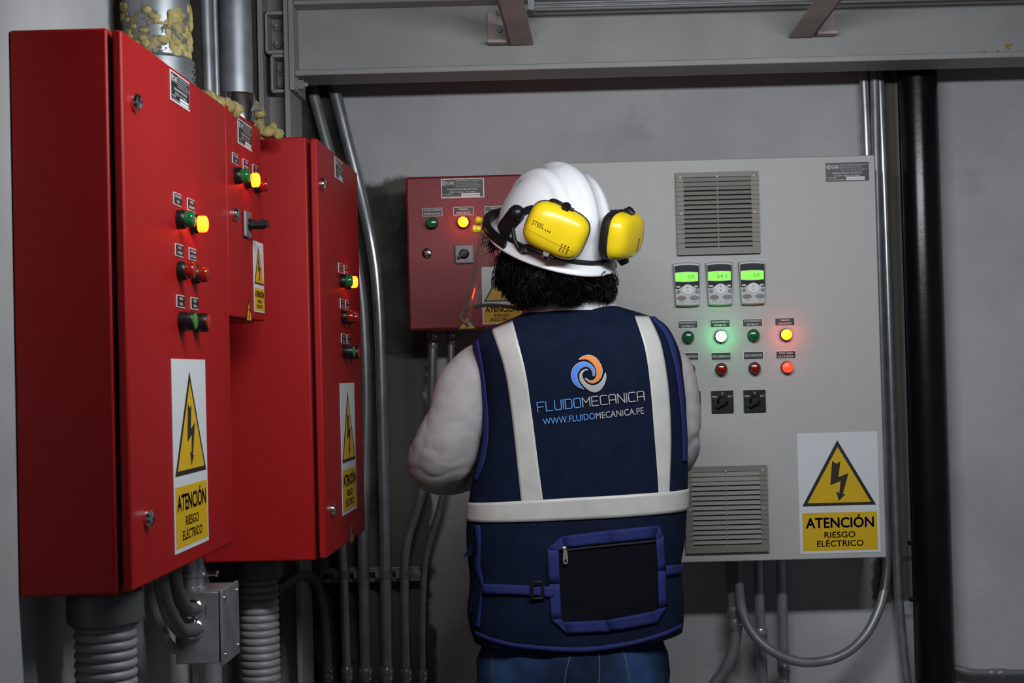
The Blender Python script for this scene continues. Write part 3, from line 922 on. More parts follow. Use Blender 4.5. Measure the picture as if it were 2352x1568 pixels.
def bracket_frame(x0, y0, x1, y1, Y, d, t):
    """C-shaped lug: open box outline given by pixel corners, standing proud of the column web"""
    a = U(x0, y0, Y); c = U(x1, y1, Y)
    k = MB()
    k.box((a.x, Y, a.z - t), (c.x, Y + d, a.z), 'beam_paint')
    k.box((a.x, Y, c.z), (c.x, Y + d, c.z + t), 'beam_paint')
    k.box((a.x, Y, c.z), (a.x + t * 0.8, Y + d, a.z), 'beam_paint')
    k.box((a.x, Y + d - 0.006, c.z), (c.x, Y + d, a.z), 'beam_paint')
    o = k.build('lug_bracket', col, bevel=0.002)
    for f in (0.3, 0.72):
        hexbolt((a.x + (c.x - a.x) * 0.45, Y + d - 0.006, c.z + (a.z - c.z) * f), (0, -1, 0), 0.011, o, name='bolt')
    return o


bracket_frame(607, 26, 657, 122, YBM + 0.005, 0.058, 0.008)
bracket_frame(620, 124, 657, 212, YBM + 0.005, 0.058, 0.008)


def brace(px0, py0, px1, py1, label, flip):
    p0 = U(px0, py0, YBM + 0.045); p1 = U(px1, py1, 3.0)
    t = thing('angle_brace', label, 'brace', p0, 'angle braces bolted to the beam')
    d = (p1 - p0); s = V((1, 0, 0)) * 0.058 * flip
    nrm = d.cross(s).normalized(); 
    if nrm.y > 0: nrm = -nrm
    k = MB(); off = -s / 2
    k.prism([p0 + off, p0 + off + s, p0 + off + s - nrm * 0.006, p0 + off - nrm * 0.006], d, 'bracket_paint')
    e = V((0.006 * flip, 0, 0))
    k.prism([p0 + off, p0 + off + e, p0 + off + e - nrm * 0.042, p0 + off - nrm * 0.042], d, 'bracket_paint')
    k.build('angle_bar', t, smooth=False)
    q = p0 + V((-0.058 * flip, 0.0, 0.006))
    k = MB(); k.box((q.x - 0.022, YBM + 0.02, q.z - 0.004), (q.x + 0.026, YBM + 0.058, q.z + 0.004), 'bracket_paint')
    k.box((q.x - 0.022, YBM + 0.050, q.z - 0.004), (q.x + 0.026, YBM + 0.058, q.z + 0.075), 'bracket_paint')
    cl = k.build('clip_angle', t, bevel=0.001)
    for zz in (0.030, 0.072):
        hexbolt((q.x + 0.008 * flip, YBM + 0.050, q.z + zz), (0, -1, 0), 0.008, t, 'galvanized_dull')
    return t


brace(1197, 103, 1146, -95, 'reddish grey angle brace rising from the beam directly above the helmet', 1)
brace(1840, 86, 1965, -80, 'grey angle brace rising from the beam above the big grey panel', -1)

t = thing('deck_rod', 'pair of thin steel rods along the underside of the deck above the beam', 'rod', U(1500, 4, 3.5))
for dy in (0, 9):
    k = MB(); k.tube([U(1222, 8 + dy, 3.48), U(2400, -22 + dy, 3.48)], 0.0035, 'galvanized_dull', 10); k.build('rod', t)
k = MB(); pp = U(1224, 12, 3.48); k.box((pp.x - 0.012, 3.47, pp.z - 0.013), (pp.x + 0.004, 3.52, CEIL), 'galvanized_dull'); k.build('hanger', t, bevel=0.001)

# ------------------------------------------------------------------ pipes and conduits


def conduit(name, label, cat, pts, r, mt='galvanized', couplings=(), group=None, seg=16, n=8, cmt=None):
    Q = [U(*p) for p in pts]
    if pts[-1][1] > 1562 and pts[-1][0] < 2150: Q += [V((Q[-1].x, Q[-1].y, Q[-1].z - 0.12)), V((Q[-1].x, Q[-1].y, 0.001))]      # on down to the floor
    P = smooth_path(Q, n)
    t = thing(name, label, cat, P[-1] if P[-1].z < P[0].z else P[0], group)
    b = MB(); b.tube(P, r, mt, seg); b.build('tube', t, ang=50)
    for (c0, c1, rr) in couplings:
        a, c = U(*c0), U(*c1); ax = c - a; Ln = ax.length
        k = MB(); k.lathe([(0, 0), (rr * 0.93, 0), (rr, Ln * 0.05), (rr, Ln * 0.45), (rr * 0.96, Ln * .47), (rr * .96, Ln * .53), (rr, Ln * 0.55), (rr, Ln * 0.95), (rr * 0.93, Ln), (0, Ln)], cmt or mt, 18, a, ax)
        cp = k.build('coupling', t, ang=40)
        for f in (0.25, 0.75):
            s_ = MB(); s_.lathe([(0, 0), (0.0035, 0), (0.0035, 0.004), (0, 0.0045)], 'bright_steel', 8, a + ax * f + V((rr * 0.5, -rr * 0.85, 0)), (0.5, -0.85, 0)); s_.build('set_screw', cp)
    return t


KG = 'galvanized conduits behind the cabinets'
# big zinc pipe into the largest cabinet, with expanding foam round its foot
YP = 2.50
pz = UZ(360, 0, CEIL)
pA = thing('zinc_pipe', 'widest zinc pipe dropping into the top of the nearest red cabinet, smeared with yellow foam', 'pipe', (-0.69, YP, zA1))
xA = U(359, 60, YP).x; rA = 0.0545
make_duct_mat(zA1)
b = MB(); b.lathe([(rA, 0), (rA, CEIL - zA1 - 0.001)], 'duct_smeared', 40, (xA, YP, zA1 + 0.0005)); b.build('tube', pA)
b = MB(); b.lathe([(rA + 0.001, 0), (rA + 0.006, 0.003), (rA + 0.006, 0.05), (rA + 0.001, 0.056)], 'duct_zinc', 40, (xA, YP, zA1 + 0.0006)); b.build('collar', pA)
random.seed(3)


def smear(b, a, hh, w, h, t):
    """flattened lump of foam stuck to the pipe at angle a, height hh"""
    n = V((math.cos(a), math.sin(a), 0)); M = Matrix((V((-n.y, n.x, 0)), n, V((0, 0, 1)))).transposed()
    b.blob(V((xA, YP, zA1 + hh)) + n * rA, (w, t, h), 'foam', 14, 10, 0.55, 55, M)


foam = MB()
for i in range(42):
    a = random.uniform(-PI * 0.97, PI * 0.12)
    hh = random.triangular(0.05, 0.15, 0.10) + 0.02 * math.sin(a * 4)
    smear(foam, a, hh, random.uniform(.004, .014), random.uniform(.003, .008), random.uniform(.0012, .0032))
for i in range(26):
    smear(foam, random.uniform(-PI * 0.30, PI * 0.1), random.uniform(0.0, 0.14), random.uniform(.004, .009), random.uniform(.006, .013), random.uniform(.002, .006))
foam.build('foam_seal', pA, ang=80)
foam = MB()
for i in range(9):
    foam.blob((xA + 0.050 + 0.004 * i, YP + 0.03 + 0.02 * i, zA1 + 0.004), (0.015, 0.018, 0.012), 'foam', 12, 8, 0.5, 60)
foam.build('foam_seal', pA, ang=80)
# collar screws
for hh in (0.012, 0.024, 0.036):
    b = MB(); b.lathe([(0, 0), (0.004, 0), (0.004, 0.006), (0, 0.007)], 'bright_steel', 8, (xA + rA + 0.004, YP - 0.01, zA1 + hh), (1, -0.2, 0)); b.build('screw', pA)

# pipe into the smallest cabinet
YP3 = YB1 - 0.045; xP3 = U(541, 140, YP3).x; rP3 = 0.0315
pB = thing('zinc_pipe', 'mid-sized zinc pipe into the top of the smallest red cabinet, bright collar at its foot', 'pipe', (xP3, YP3, zB1))
b = MB(); b.lathe([(rP3, 0), (rP3, CEIL - zB1 - 0.001)], 'duct_zinc', 32, (xP3, YP3, zB1 + 0.0005)); b.build('tube', pB)
b = MB(); b.lathe([(rP3 + .0004, 0), (rP3 + 0.003, 0.002), (rP3 + 0.003, 0.052), (rP3 + .0004, 0.056)], 'bright_steel', 32, (xP3, YP3, zB1 + 0.0006)); b.build('collar', pB, 'bright steel collar')
b = MB(); b.lathe([(0, 0), (0.007, 0), (0.007, 0.014), (0, 0.015)], 'galvanized_dull', 8, (xP3 + rP3 + 0.002, YP3, zB1 + 0.03), (1, 0, 0)); b.build('bolt', pB)
foam = MB(); random.seed(5)
for (px, py, s0) in ((580, 242, .012), (588, 250, .014), (592, 262, .014), (590, 274, .013), (594, 288, .013), (599, 294, .012), (612, 300, .012), (625, 303, .013), (634, 305, .011), (640, 309, .008), (603, 303, .012), (521, 208, .007)):
    Yq = 2.88 if px < 560 else 2.93
    if px == 521: foam.build('foam_seal', pB, ang=80); foam = MB()
    for j in range(3):
        cc = U(px + random.uniform(-4, 4), py + random.uniform(-4, 4), Yq + random.uniform(-.01, .01))
        foam.blob(cc, s0 * random.uniform(0.6, 1.1), 'foam', 10, 7, 0.5, 60)
foam.build('foam_seal', pB, ang=80)

conduit('conduit', 'thin galvanized conduit just right of the widest zinc pipe', 'conduit', [(470, -60, 2.78), (474, 60, 2.78), (482, 290, 2.78)], 0.0108, 'duct_zinc')
conduit('conduit', 'thinner shadowed conduit squeezed between two zinc pipes at top left', 'conduit', [(490, -60, 2.80), (493, 60, 2.80), (500, 290, 2.80)], 0.0062, 'duct_zinc')

conduit('conduit', 'long bright galvanized conduit bending down past the right of the tall red cabinet', 'conduit',
        [(752, 160, 3.88), (772, 220, 3.88), (800, 330, 3.88), (828, 440, 3.88), (851, 545, 3.87), (865, 640, 3.87), (873, 760, 3.87), (879, 980, 3.87), (885, 1250, 3.87), (888, 1440, 3.87), (891, 1580, 3.87)], 0.0150, 'galvanized',
        [((889, 1530, 3.87), (890, 1562, 3.87), 0.0195)])
conduit('conduit', 'dark conduit left of the long bright one, half hidden by the tall rear red cabinet', 'conduit',
        [(702, 160, 3.90), (718, 210, 3.90), (745, 310, 3.90), (778, 430, 3.90), (810, 560, 3.90), (832, 700, 3.90), (841, 900, 3.89), (838, 1100, 3.88), (834, 1250, 3.87), (836, 1350, 3.87), (838, 1450, 3.87), (842, 1580, 3.87)], 0.0145, 'galvanized_dull', [((841, 1532, 3.87), (842, 1564, 3.87), 0.0185)])
conduit('conduit', 'leftmost of the straight conduits below the tall red cabinet', 'conduit', [(785, 1235, 3.86), (790, 1330, 3.86), (794, 1450, 3.86), (798, 1580, 3.86)], 0.0125, 'galvanized', [((797, 1530, 3.86), (798, 1562, 3.86), 0.0170)])
conduit('conduit', 'conduit dropping from the left underside of the small red box behind the elbow', 'conduit',
        [(994, 758, 3.84), (993, 860, 3.84), (990, 980, 3.85), (980, 1080, 3.86), (966, 1140, 3.86), (948, 1200, 3.87), (935, 1250, 3.87), (930, 1310, 3.87), (931, 1440, 3.87), (935, 1580, 3.87)], 0.0115, 'galvanized',
        [((995, 762, 3.84), (995, 800, 3.84), 0.0125), ((934, 1535, 3.87), (935, 1562, 3.87), 0.0150)])
conduit('conduit', 'slimmer conduit dropping from under the small red box, beside the white plaster edge', 'conduit',
        [(1036, 758, 3.84), (1035, 880, 3.84), (1032, 1000, 3.85), (1024, 1100, 3.86), (1012, 1160, 3.86), (995, 1215, 3.87), (980, 1270, 3.87), (973, 1330, 3.87), (970, 1440, 3.87), (971, 1580, 3.87)], 0.0090, 'galvanized',
        [((1036, 762, 3.84), (1036, 792, 3.84), 0.0105), ((971, 1538, 3.87), (971, 1562, 3.87), 0.0125)])
conduit('flexible_conduit', 'black flexible hose arching from the corrugated hose over to a thin vertical tube', 'hose',
        [(600, 1378, 3.35), (640, 1352, 3.42), (676, 1328, 3.55), (704, 1322, 3.65), (726, 1340, 3.72), (740, 1390, 3.76), (748, 1450, 3.78), (752, 1520, 3.78), (754, 1580, 3.78)], 0.0125, 'flex_dark',
        [((753, 1530, 3.78), (754, 1562, 3.78), 0.0145)])
# strut rail with clamps
t = thing('strut_rail', 'slotted steel strut rail holding the vertical conduits below the tall red cabinet', 'rail', U(850, 1320, 3.93))
a = U(736, 1320, 3.93); c = U(966, 1313, 3.93)
k = MB(); k.box((a.x, 3.905, a.z - 0.019), (c.x, 3.945, a.z + 0.019), 'galvanized_dull'); k.build('rail', t, bevel=0.002)
k = MB(); k.box((a.x + 0.012, 3.9035, a.z - 0.007), (c.x - 0.004, 3.906, a.z + 0.007), 'dark_slot'); k.build('slot', t, smooth=False)
for px in (767, 955):
    p = U(px, 1316, 3.904); k = MB(); k.lathe([(0, 0), (0.013, 0), (0.013, 0.002), (0, 0.002)], 'galvanized', 20, p, (0, -1, 0)); k.lathe([(0, .002), (0.0085, 0.002), (0.0085, 0.008), (0, 0.009)], 'galvanized', 6, p, (0, -1, 0)); k.build('bolt', t)
for px, Yc, rr in ((790, 3.86, 0.0125), (834, 3.87, 0.0130), (886, 3.87, 0.015), (930, 3.87, 0.0115)):
    p = U(px, 1318, Yc); k = MB()
    k.lathe([(rr + 0.0005, -0.010), (rr + 0.0028, -0.010), (rr + 0.0028, 0.010), (rr + 0.0005, 0.010)], 'galvanized_dull', 20, p, (0, 0, 1))
    k.box((p.x - rr - 0.012, p.y + 0.002, p.z - 0.010), (p.x - rr, p.y + 0.03, p.z + 0.010), 'galvanized_dull'); k.build('clamp', t)

# below the grey panel
KP = 'conduits below the grey panel'
conduit('conduit', 'leftmost conduit under the grey panel, coupled and bending to the left', 'conduit', [(1679, 1270, 3.85), (1683, 1340, 3.85), (1688, 1410, 3.85), (1690, 1450, 3.85), (1683, 1495, 3.85), (1664, 1540, 3.85), (1635, 1590, 3.85)], 0.0155, 'galvanized_dull',
        [((1686, 1392, 3.85), (1689, 1445, 3.85), 0.0190)])
conduit('flexible_conduit', 'grey hose looping from under the grey panel up along its right side', 'hose',
        [(1697, 1270, 3.80), (1698, 1345, 3.80), (1705, 1400, 3.80), (1728, 1452, 3.79), (1770, 1492, 3.78), (1830, 1518, 3.78), (1890, 1518, 3.79), (1945, 1498, 3.80), (1990, 1455, 3.82), (2020, 1395, 3.84), (2034, 1330, 3.86), (2037, 1265, 3.87), (2034, 1180, 3.88), (2030, 1000, 3.89), (2022, 700, 3.89), (2014, 420, 3.89), (2009, 200, 3.89), (2007, 120, 3.89)], 0.0118, 'galvanized_dull')
conduit('conduit', 'middle straight conduit under the grey panel, passing behind the loop', 'conduit', [(1742, 1270, 3.86), (1745, 1400, 3.86), (1750, 1500, 3.86), (1752, 1600, 3.86)], 0.0135, 'galvanized', [((1747, 1442, 3.86), (1749, 1490, 3.86), 0.0175)])
conduit('conduit', 'rightmost straight conduit under the grey panel', 'conduit', [(1794, 1270, 3.86), (1797, 1400, 3.86), (1800, 1500, 3.86), (1802, 1600, 3.86)], 0.0138, 'galvanized', [((1800, 1500, 3.86), (1801, 1545, 3.86), 0.0168)])
conduit('conduit', 'galvanized conduit from the beam down into the top right of the grey panel', 'conduit', [(1981, 90, 3.90), (1984, 180, 3.90), (1989, 290, 3.90), (1993, 400, 3.90)], 0.0125, 'galvanized')
conduit('conduit', 'galvanized conduit between the grey panel and the black standpipe', 'conduit', [(2017, 90, 3.905), (2021, 200, 3.905), (2030, 420, 3.905), (2040, 700, 3.905), (2050, 1000, 3.905), (2060, 1300, 3.905), (2068, 1420, 3.905), (2082, 1560, 3.905), (2095, 1650, 3.905)], 0.0118, 'galvanized')
# black standpipe
p0 = U(2126, 800, 3.87)
sp = thing('standpipe', 'thick glossy black vertical standpipe right of the grey panel', 'pipe', (p0.x, 3.87, 0))
b = MB(); b.lathe([(0.0505, 0), (0.0505, CEIL - 0.001)], 'black_pipe', 48, (p0.x, 3.872, 0.0)); b.build('pipe', sp)
for py in (1248, 1378):
    q = U(2074, py, 3.85); b = MB(); b.lathe([(0, 0), (0.006, 0), (0.006, 0.012), (0, 0.013)], 'black_plastic', 6, (p0.x - 0.0495, 3.862, q.z), (-1, -0.3, 0)); b.build('bolt', sp)
conduit('conduit', 'low horizontal conduit at the bottom right beyond the black standpipe', 'conduit', [(2165, 1515, 3.92), (2185, 1530, 3.915), (2220, 1541, 3.91), (2270, 1545, 3.91), (2420, 1545, 3.91)], 0.0095, 'galvanized_dull',
        [((2272, 1545, 3.91), (2312, 1545, 3.91), 0.0115)])

# corrugated hoses under the cabinets


def corrugated(label, P0, P1, r, pitch, amp, nut):
    t = thing('corrugated_hose', label, 'hose', P0)
    n = int((V(P1) - V(P0)).length / pitch * 8); pts = []; rad = []
    for i in range(n + 1):
        f = i / n; p = V(P0).lerp(V(P1), f); pts.append(p)
        rad.append(r + amp * (abs(math.sin(PI * i / 8.0)) ** 0.6 - 0.5))
    b = MB(); b.tube(pts, rad, 'flex_grey', 32); b.build('hose', t, ang=60)
    z = P0[2]
    b = MB(); b.lathe([(nut * 0.80, -0.010), (nut * 0.97, -0.002), (nut, 0.006), (nut, 0.034), (nut * 0.96, 0.040), (nut * 0.8, 0.041)], 'flex_dark', 32, P0, (0, 0, 1)); b.build('nut', t)
    b = MB(); b.lathe([(nut * 0.55, 0.041), (nut * 0.75, 0.042), (nut * 0.75, 0.046), (nut * 0.55, 0.047)], 'zip_brass', 32, P0, (0, 0, 1)); b.build('thread_ring', t)
    return t


Yh = 2.13
ph = U(222, 1408, Yh)
corrugated('thick grey corrugated hose hanging under the nearest red cabinet', (ph.x + 0.012, Yh, zA0 - 0.0475), (U(232, 1700, Yh).x + 0.004, Yh, 0.002), 0.0405, 0.0135, 0.0045, 0.052)
Yh3 = 3.16
ph = U(594, 1330, Yh3)
corrugated('grey corrugated hose under the tall rear red cabinet, behind the junction box', (ph.x, Yh3, zC0 - 0.0475), (U(594, 1330, Yh3).x + 0.004, Yh3, 0.002), 0.0385, 0.0155, 0.0045, 0.050)

# galvanized junction box on the left wall
Yjb = 2.56
ja = U(402, 1364, Yjb); jb = U(509, 1523, Yjb)
jx1_ = U(507, 1440, Yjb).x; zj1 = U(460, 1360, Yjb).z; zj0 = U(460, 1524, Yjb).z
xw = U(402, 1444, Yjb).x
yj1 = UX(552, 1425, jx1_ + 0.006).y
jbx = thing('junction_box', 'galvanized steel junction box below the nearest red cabinet with two round hose fittings', 'junction box', (xw, (Yjb + yj1) / 2, zj0))
b = MB(); b.box((xw, Yjb, zj0), (jx1_ - 0.003, yj1, zj1), 'galvanized_dull'); b.build('body', jbx, bevel=0.0015)
b = MB(); b.box((jx1_ - 0.001, Yjb - 0.002, zj0 - 0.004), (jx1_ + 0.004, yj1 + 0.002, zj1 + 0.003), 'galvanized_dull'); b.build('cover', jbx, bevel=0.0012)
for yy, zz in ((Yjb + 0.012, zj1 - 0.012), (yj1 - 0.012, zj1 - 0.012), (Yjb + 0.012, zj0 + 0.012), (yj1 - 0.012, zj0 + 0.012)):
    b = MB(); b.lathe([(0, 0), (0.0045, 0), (0.0035, 0.0025), (0, 0.003)], 'bright_steel', 10, (jx1_ + 0.004, yy, zz), (1, 0, 0)); b.build('screw', jbx)
FIT = []
for px, py in ((446, 1398), (447, 1444)):
    p = U(px, py, Yjb); FIT.append(p)
    b = MB(); b.lathe([(0, 0), (0.0165, 0), (0.0165, 0.006), (0.014, 0.008), (0.014, 0.018), (0.011, 0.019), (0, 0.019)], 'bright_steel', 24, p, (0, -1, 0)); b.build('hose_fitting', jbx)
b = MB(); p = U(474, 1404, Yjb - 0.0005); b.box((p.x - 0.001, Yjb - 0.001, p.z - 0.011), (p.x + 0.001, Yjb + 0.001, p.z + 0.011), 'bright_steel'); b.build('knockout_mark', jbx, smooth=False)
# fittings between box and cabinet
for px, py, rr, Yq in ((436, 1340, 0.014, Yjb + 0.02), (455, 1330, 0.011, Yjb + 0.035)):
    p = U(px, py, Yq); zt = zA0 - 0.0005; zb = zj1 + 0.0005
    t = thing('pipe_nipple', ('wider' if rr > 0.012 else 'slimmer') + ' galvanized nipple between the junction box and the cabinet above', 'pipe fitting', (p.x, Yq, zb))
    b = MB(); b.lathe([(0, 0), (rr * 1.25, 0), (rr * 1.25, 0.006), (rr, 0.007), (rr, 0.022), (rr * 1.2, 0.023), (rr * 1.2, 0.030), (rr, 0.031), (rr, zt - zb), (0, zt - zb)], 'galvanized', 20, (p.x, Yq, zb)); b.build('nipple', t)
    if rr < 0.012:
        b = MB(); b.lathe([(0, 0), (0.003, 0), (0.003, 0.02), (0.0055, 0.021), (0.0055, 0.026), (0, 0.027)], 'bright_steel', 10, (p.x + rr, Yq - 0.004, zb + 0.024), (1, -0.2, 0.15)); b.build('screw', t)
# hoses from the cabinet into the fittings
conduit('flexible_conduit', 'upper dark hose curving from the nearest cabinet into the junction box', 'hose', [(398, 1300, 2.36), (402, 1335, 2.38), (412, 1372, 2.42), (430, 1398, 2.49), (446, 1398.5, Yjb - 0.0195)], 0.0115, 'flex_dark', seg=20)
conduit('flexible_conduit', 'lower dark hose curving from the nearest cabinet into the junction box', 'hose', [(366, 1310, 2.32), (372, 1350, 2.34), (386, 1400, 2.38), (412, 1444, 2.46), (432, 1448, 2.50), (447, 1444.5, Yjb - 0.0195)], 0.0120, 'flex_dark', seg=20)
conduit('flexible_conduit', 'grey hose farthest left, curving along the white wall to the junction box', 'hose', [(340, 1310, 2.48), (345, 1360, 2.48), (356, 1410, 2.49), (374, 1455, 2.51), (388, 1478, 2.53), (404, 1492, 2.552)], 0.0080, 'flex_grey', seg=16)
conduit('conduit', 'thin conduit leaving the underside of the junction box', 'conduit', [(446, 1521, 2.60), (449, 1545, 2.60), (452, 1600, 2.60)], 0.0065, 'galvanized')
conduit('conduit', 'wide dull vertical conduit behind the junction box near the floor', 'conduit', [(486, 1480, 2.85), (488, 1540, 2.85), (490, 1620, 2.85)], 0.0175, 'galvanized_dull')

# ------------------------------------------------------------------ person


def voxel(b, name, size, smooth_it=6, c=V((0, 0, 0))):
    """fuse overlapping closed shapes into one continuous surface"""
    me = b.mesh(name, c)
    o = bpy.data.objects.new(name, me); COL.objects.link(o)
    r = o.modifiers.new('r', 'REMESH'); r.mode = 'VOXEL'; r.voxel_size = size
    s_ = o.modifiers.new('s', 'SMOOTH'); s_.factor = 0.5; s_.iterations = smooth_it
    dg = bpy.context.evaluated_depsgraph_get()
    out = bpy.data.meshes.new_from_object(o.evaluated_get(dg)); out.name = name
    mts = list(b.mats)
    bpy.data.objects.remove(o); bpy.data.meshes.remove(me)
    out.materials.clear(); out.materials.append(MATS[mts[0]])
    out.polygons.foreach_set('material_index', [0] * len(out.polygons))
    out.polygons.foreach_set('use_smooth', [True] * len(out.polygons))
    return out


def capsule(b, pts, rad, mt, n=6, seg=16, ratio=1.0):
    """rounded limb through points with a radius at each"""
    P = smooth_path(pts, n) if len(pts) > 2 else [V(pts[0]).lerp(V(pts[1]), i / n) for i in range(n + 1)]
    k = len(P); R = []
    for i in range(k):
        f = i / (k - 1) * (len(rad) - 1); j = min(int(f), len(rad) - 2); R.append(rad[j] * (1 - f + j) + rad[j + 1] * (f - j))
    d0 = (P[0] - P[1]).normalized(); d1 = (P[-1] - P[-2]).normalized()
    pre = [(P[0] + d0 * R[0] * s, R[0] * math.sqrt(1 - s * s) + 1e-4) for s in (0.98, 0.85, 0.55)]
    post = [(P[-1] + d1 * R[-1] * s, R[-1] * math.sqrt(1 - s * s) + 1e-4) for s in (0.55, 0.85, 0.98)]
    b.tube([p for p, _ in pre] + P + [p for p, _ in post], [r for _, r in pre] + R + [r for _, r in post], mt, seg, ratio)


def displace(me, fn):
    ns = [v.normal.copy() for v in me.vertices]
    for v, n in zip(me.vertices, ns): v.co += n * fn(v.co, n)
    me.update()


PY = 3.07                                                # depth of the torso's middle
pbase = U(1316, 1500, PY); pbase.z = 0
HEADC = U(1266, 600, 3.07)
YAW = math.radians(35)                                   # looks to the left of the wall
TILT = math.radians(26)                                  # chin raised
FWD = V((-math.sin(YAW), math.cos(YAW), 0)); RGT = V((math.cos(YAW), math.sin(YAW), 0))
HM = Matrix((RGT, FWD, V((0, 0, 1)))).transposed()       # head frame: x right, y forward, z up
HM = Matrix.Rotation(TILT, 3, RGT) @ HM


def H(x, y, z, o=None): return (HEADC if o is None else o) + HM @ V((x, y, z))


# torso rings: (yL, yC, yR, xL, xR, depth behind, depth in front)
RINGS = [(1465, 1499, 1445, 1089, 1566, .128, .125), (1432, 1455, 1412, 1080, 1568, .128, .125), (1392, 1410, 1375, 1076, 1566, .127, .125),
         (1325, 1330, 1305, 1080, 1563, .125, .125), (1258, 1255, 1240, 1073, 1571, .123, .123), (1178, 1165, 1145, 1076, 1578, .121, .12),
         (1085, 1080, 1070, 1092, 1578, .123, .12), (1005, 1000, 990, 1107, 1577, .126, .12), (905, 900, 890, 1106, 1571, .130, .12),
         (840, 830, 820, 1097, 1562, .130, .115), (795, 780, 770, 1087, 1543, .122, .105), (765, 750, 742, 1104, 1520, .108, .095),
         (745, 732, 728, 1142, 1490, .094, .085), (728, 718, 716, 1184, 1458, .080, .075), (714, 707, 707, 1215, 1430, .068, .066), (706, 701, 702, 1236, 1412, .058, .062)]


def ring_pts(R, n=72, grow=0.0, e=2.5):
    yl, yc, yr, xl, xr, db, df = R
    out = []
    ctr = U((xl + xr) / 2, yc, PY); hw = (xr - xl) / 2 / F_PX * PY + grow
    zl, zc, zr = U(xl, yl, PY).z, U((xl + xr) / 2, yc, PY - db).z, U(xr, yr, PY).z
    for k in range(n):
        a = 2 * PI * k / n
        c, s_ = math.cos(a), math.sin(a)
        t = math.copysign(abs(c) ** (2 / e), c); u = math.copysign(abs(s_) ** (2 / e), s_)
        d = (db if u < 0 else df) + grow
        q = t
        z = zc * (1 - q * q) + (zr * (q + q * q) / 2 + zl * (q * q - q) / 2)
        out.append(V((ctr.x + t * hw, PY + 0.0 + u * d, z)))
    return out


def torso(b, rings, mt, n=72, grow=0.0, closed=False, sub=3):
    """loft with Catmull-Rom between the rings"""
    rr = []
    for i in range(len(rings) - 1):
        p0 = rings[max(i - 1, 0)]; p1 = rings[i]; p2 = rings[i + 1]; p3 = rings[min(i + 2, len(rings) - 1)]
        for k in range(sub):
            t = k / sub
            rr.append(tuple(0.5 * (2 * b_ + (c_ - a_) * t + (2 * a_ - 5 * b_ + 4 * c_ - d_) * t * t + (3 * b_ - a_ - 3 * c_ + d_) * t ** 3) for a_, b_, c_, d_ in zip(p0, p1, p2, p3)))
    rr.append(rings[-1])
    vs = []; fs = []
    for R in rr: vs += ring_pts(R, n, grow)
    m_ = len(rr)
    for j in range(m_ - 1):
        for k in range(n):
            fs.append((j * n + k, j * n + (k + 1) % n, (j + 1) * n + (k + 1) % n, (j + 1) * n + k))
    if closed:
        fs.append(tuple(reversed(range(n)))); fs.append(tuple(range((m_ - 1) * n, m_ * n)))
    b.add(vs, fs, mt)


# arms: (px, py, Y, sleeve radius)
ARM_L = [(1150, 840, 3.10, .056), (1106, 852, 3.08, .060), (1066, 890, 3.06, .058), (1048, 960, 3.05, .060), (1024, 1030, 3.06, .068), (1012, 1062, 3.10, .066), (1048, 1074, 3.21, .054), (1100, 1066, 3.33, .047), (1148, 1052, 3.44, .040)]
ARM_R = [(1495, 835, 3.11, .054), (1535, 862, 3.09, .054), (1555, 915, 3.09, .049), (1560, 985, 3.10, .047), (1553, 1040, 3.14, .046), (1525, 1055, 3.25, .044), (1488, 1045, 3.36, .040), (1455, 1030, 3.45, .036)]

# --- body: one continuous surface from head to hands and feet
b = MB(); SK = 'skin'
sh = U(1316, 800, PY)
torso(b, [(R[0], R[1], R[2], R[3] + 45, R[4] - 45, R[5] - .03, R[6] - .03) for R in RINGS[:-1]], SK, 40, -0.012, True, 2)
nk = U(1318, 712, 3.07)
capsule(b, [nk + V((0, 0, -0.06)), nk + V((-0.005, 0.0, 0.03)), HEADC + V((0.012, -0.012, -0.03))], [.064, .056, .055], SK)
b.blob(H(0, -0.012, 0.04), (0.076, 0.094, 0.10), SK, 28, 20, M=HM)                       # skull
b.blob(H(0, 0.025, -0.045), (0.060, 0.068, 0.080), SK, 24, 16, M=HM)                     # face and jaw
b.blob(H(0, 0.078, -0.098), (0.024, 0.020, 0.020), SK, 14, 10, M=HM)                     # chin
b.blob(H(0, 0.088, 0.018), (0.050, 0.014, 0.013), SK, 16, 10, M=HM)                      # brow
capsule(b, [H(0, 0.090, 0.012), H(0, 0.106, -0.018), H(0, 0.116, -0.034)], [.008, .010, .013], SK)
for s_ in (-1, 1):
    b.blob(H(s_ * 0.012, 0.100, -0.036), (0.010, 0.011, 0.008), SK, 12, 8, M=HM)         # nostrils
    b.blob(H(s_ * 0.040, 0.070, -0.020), (0.020, 0.020, 0.018), SK, 12, 8, M=HM)         # cheeks
    b.blob(H(s_ * 0.080, -0.008, -0.012), (0.010, 0.020, 0.032), SK, 14, 10, M=HM)       # ears
b.blob(H(0, 0.093, -0.064), (0.024, 0.010, 0.006), SK, 14, 8, M=HM)
b.blob(H(0, 0.092, -0.073), (0.021, 0.011, 0.007), SK, 14, 8, M=HM)


def arm_path(A, k=1.0): return [U(a[0], a[1], a[2]) for a in A], [max(a[3] * 0.62, 0.026) for a in A]


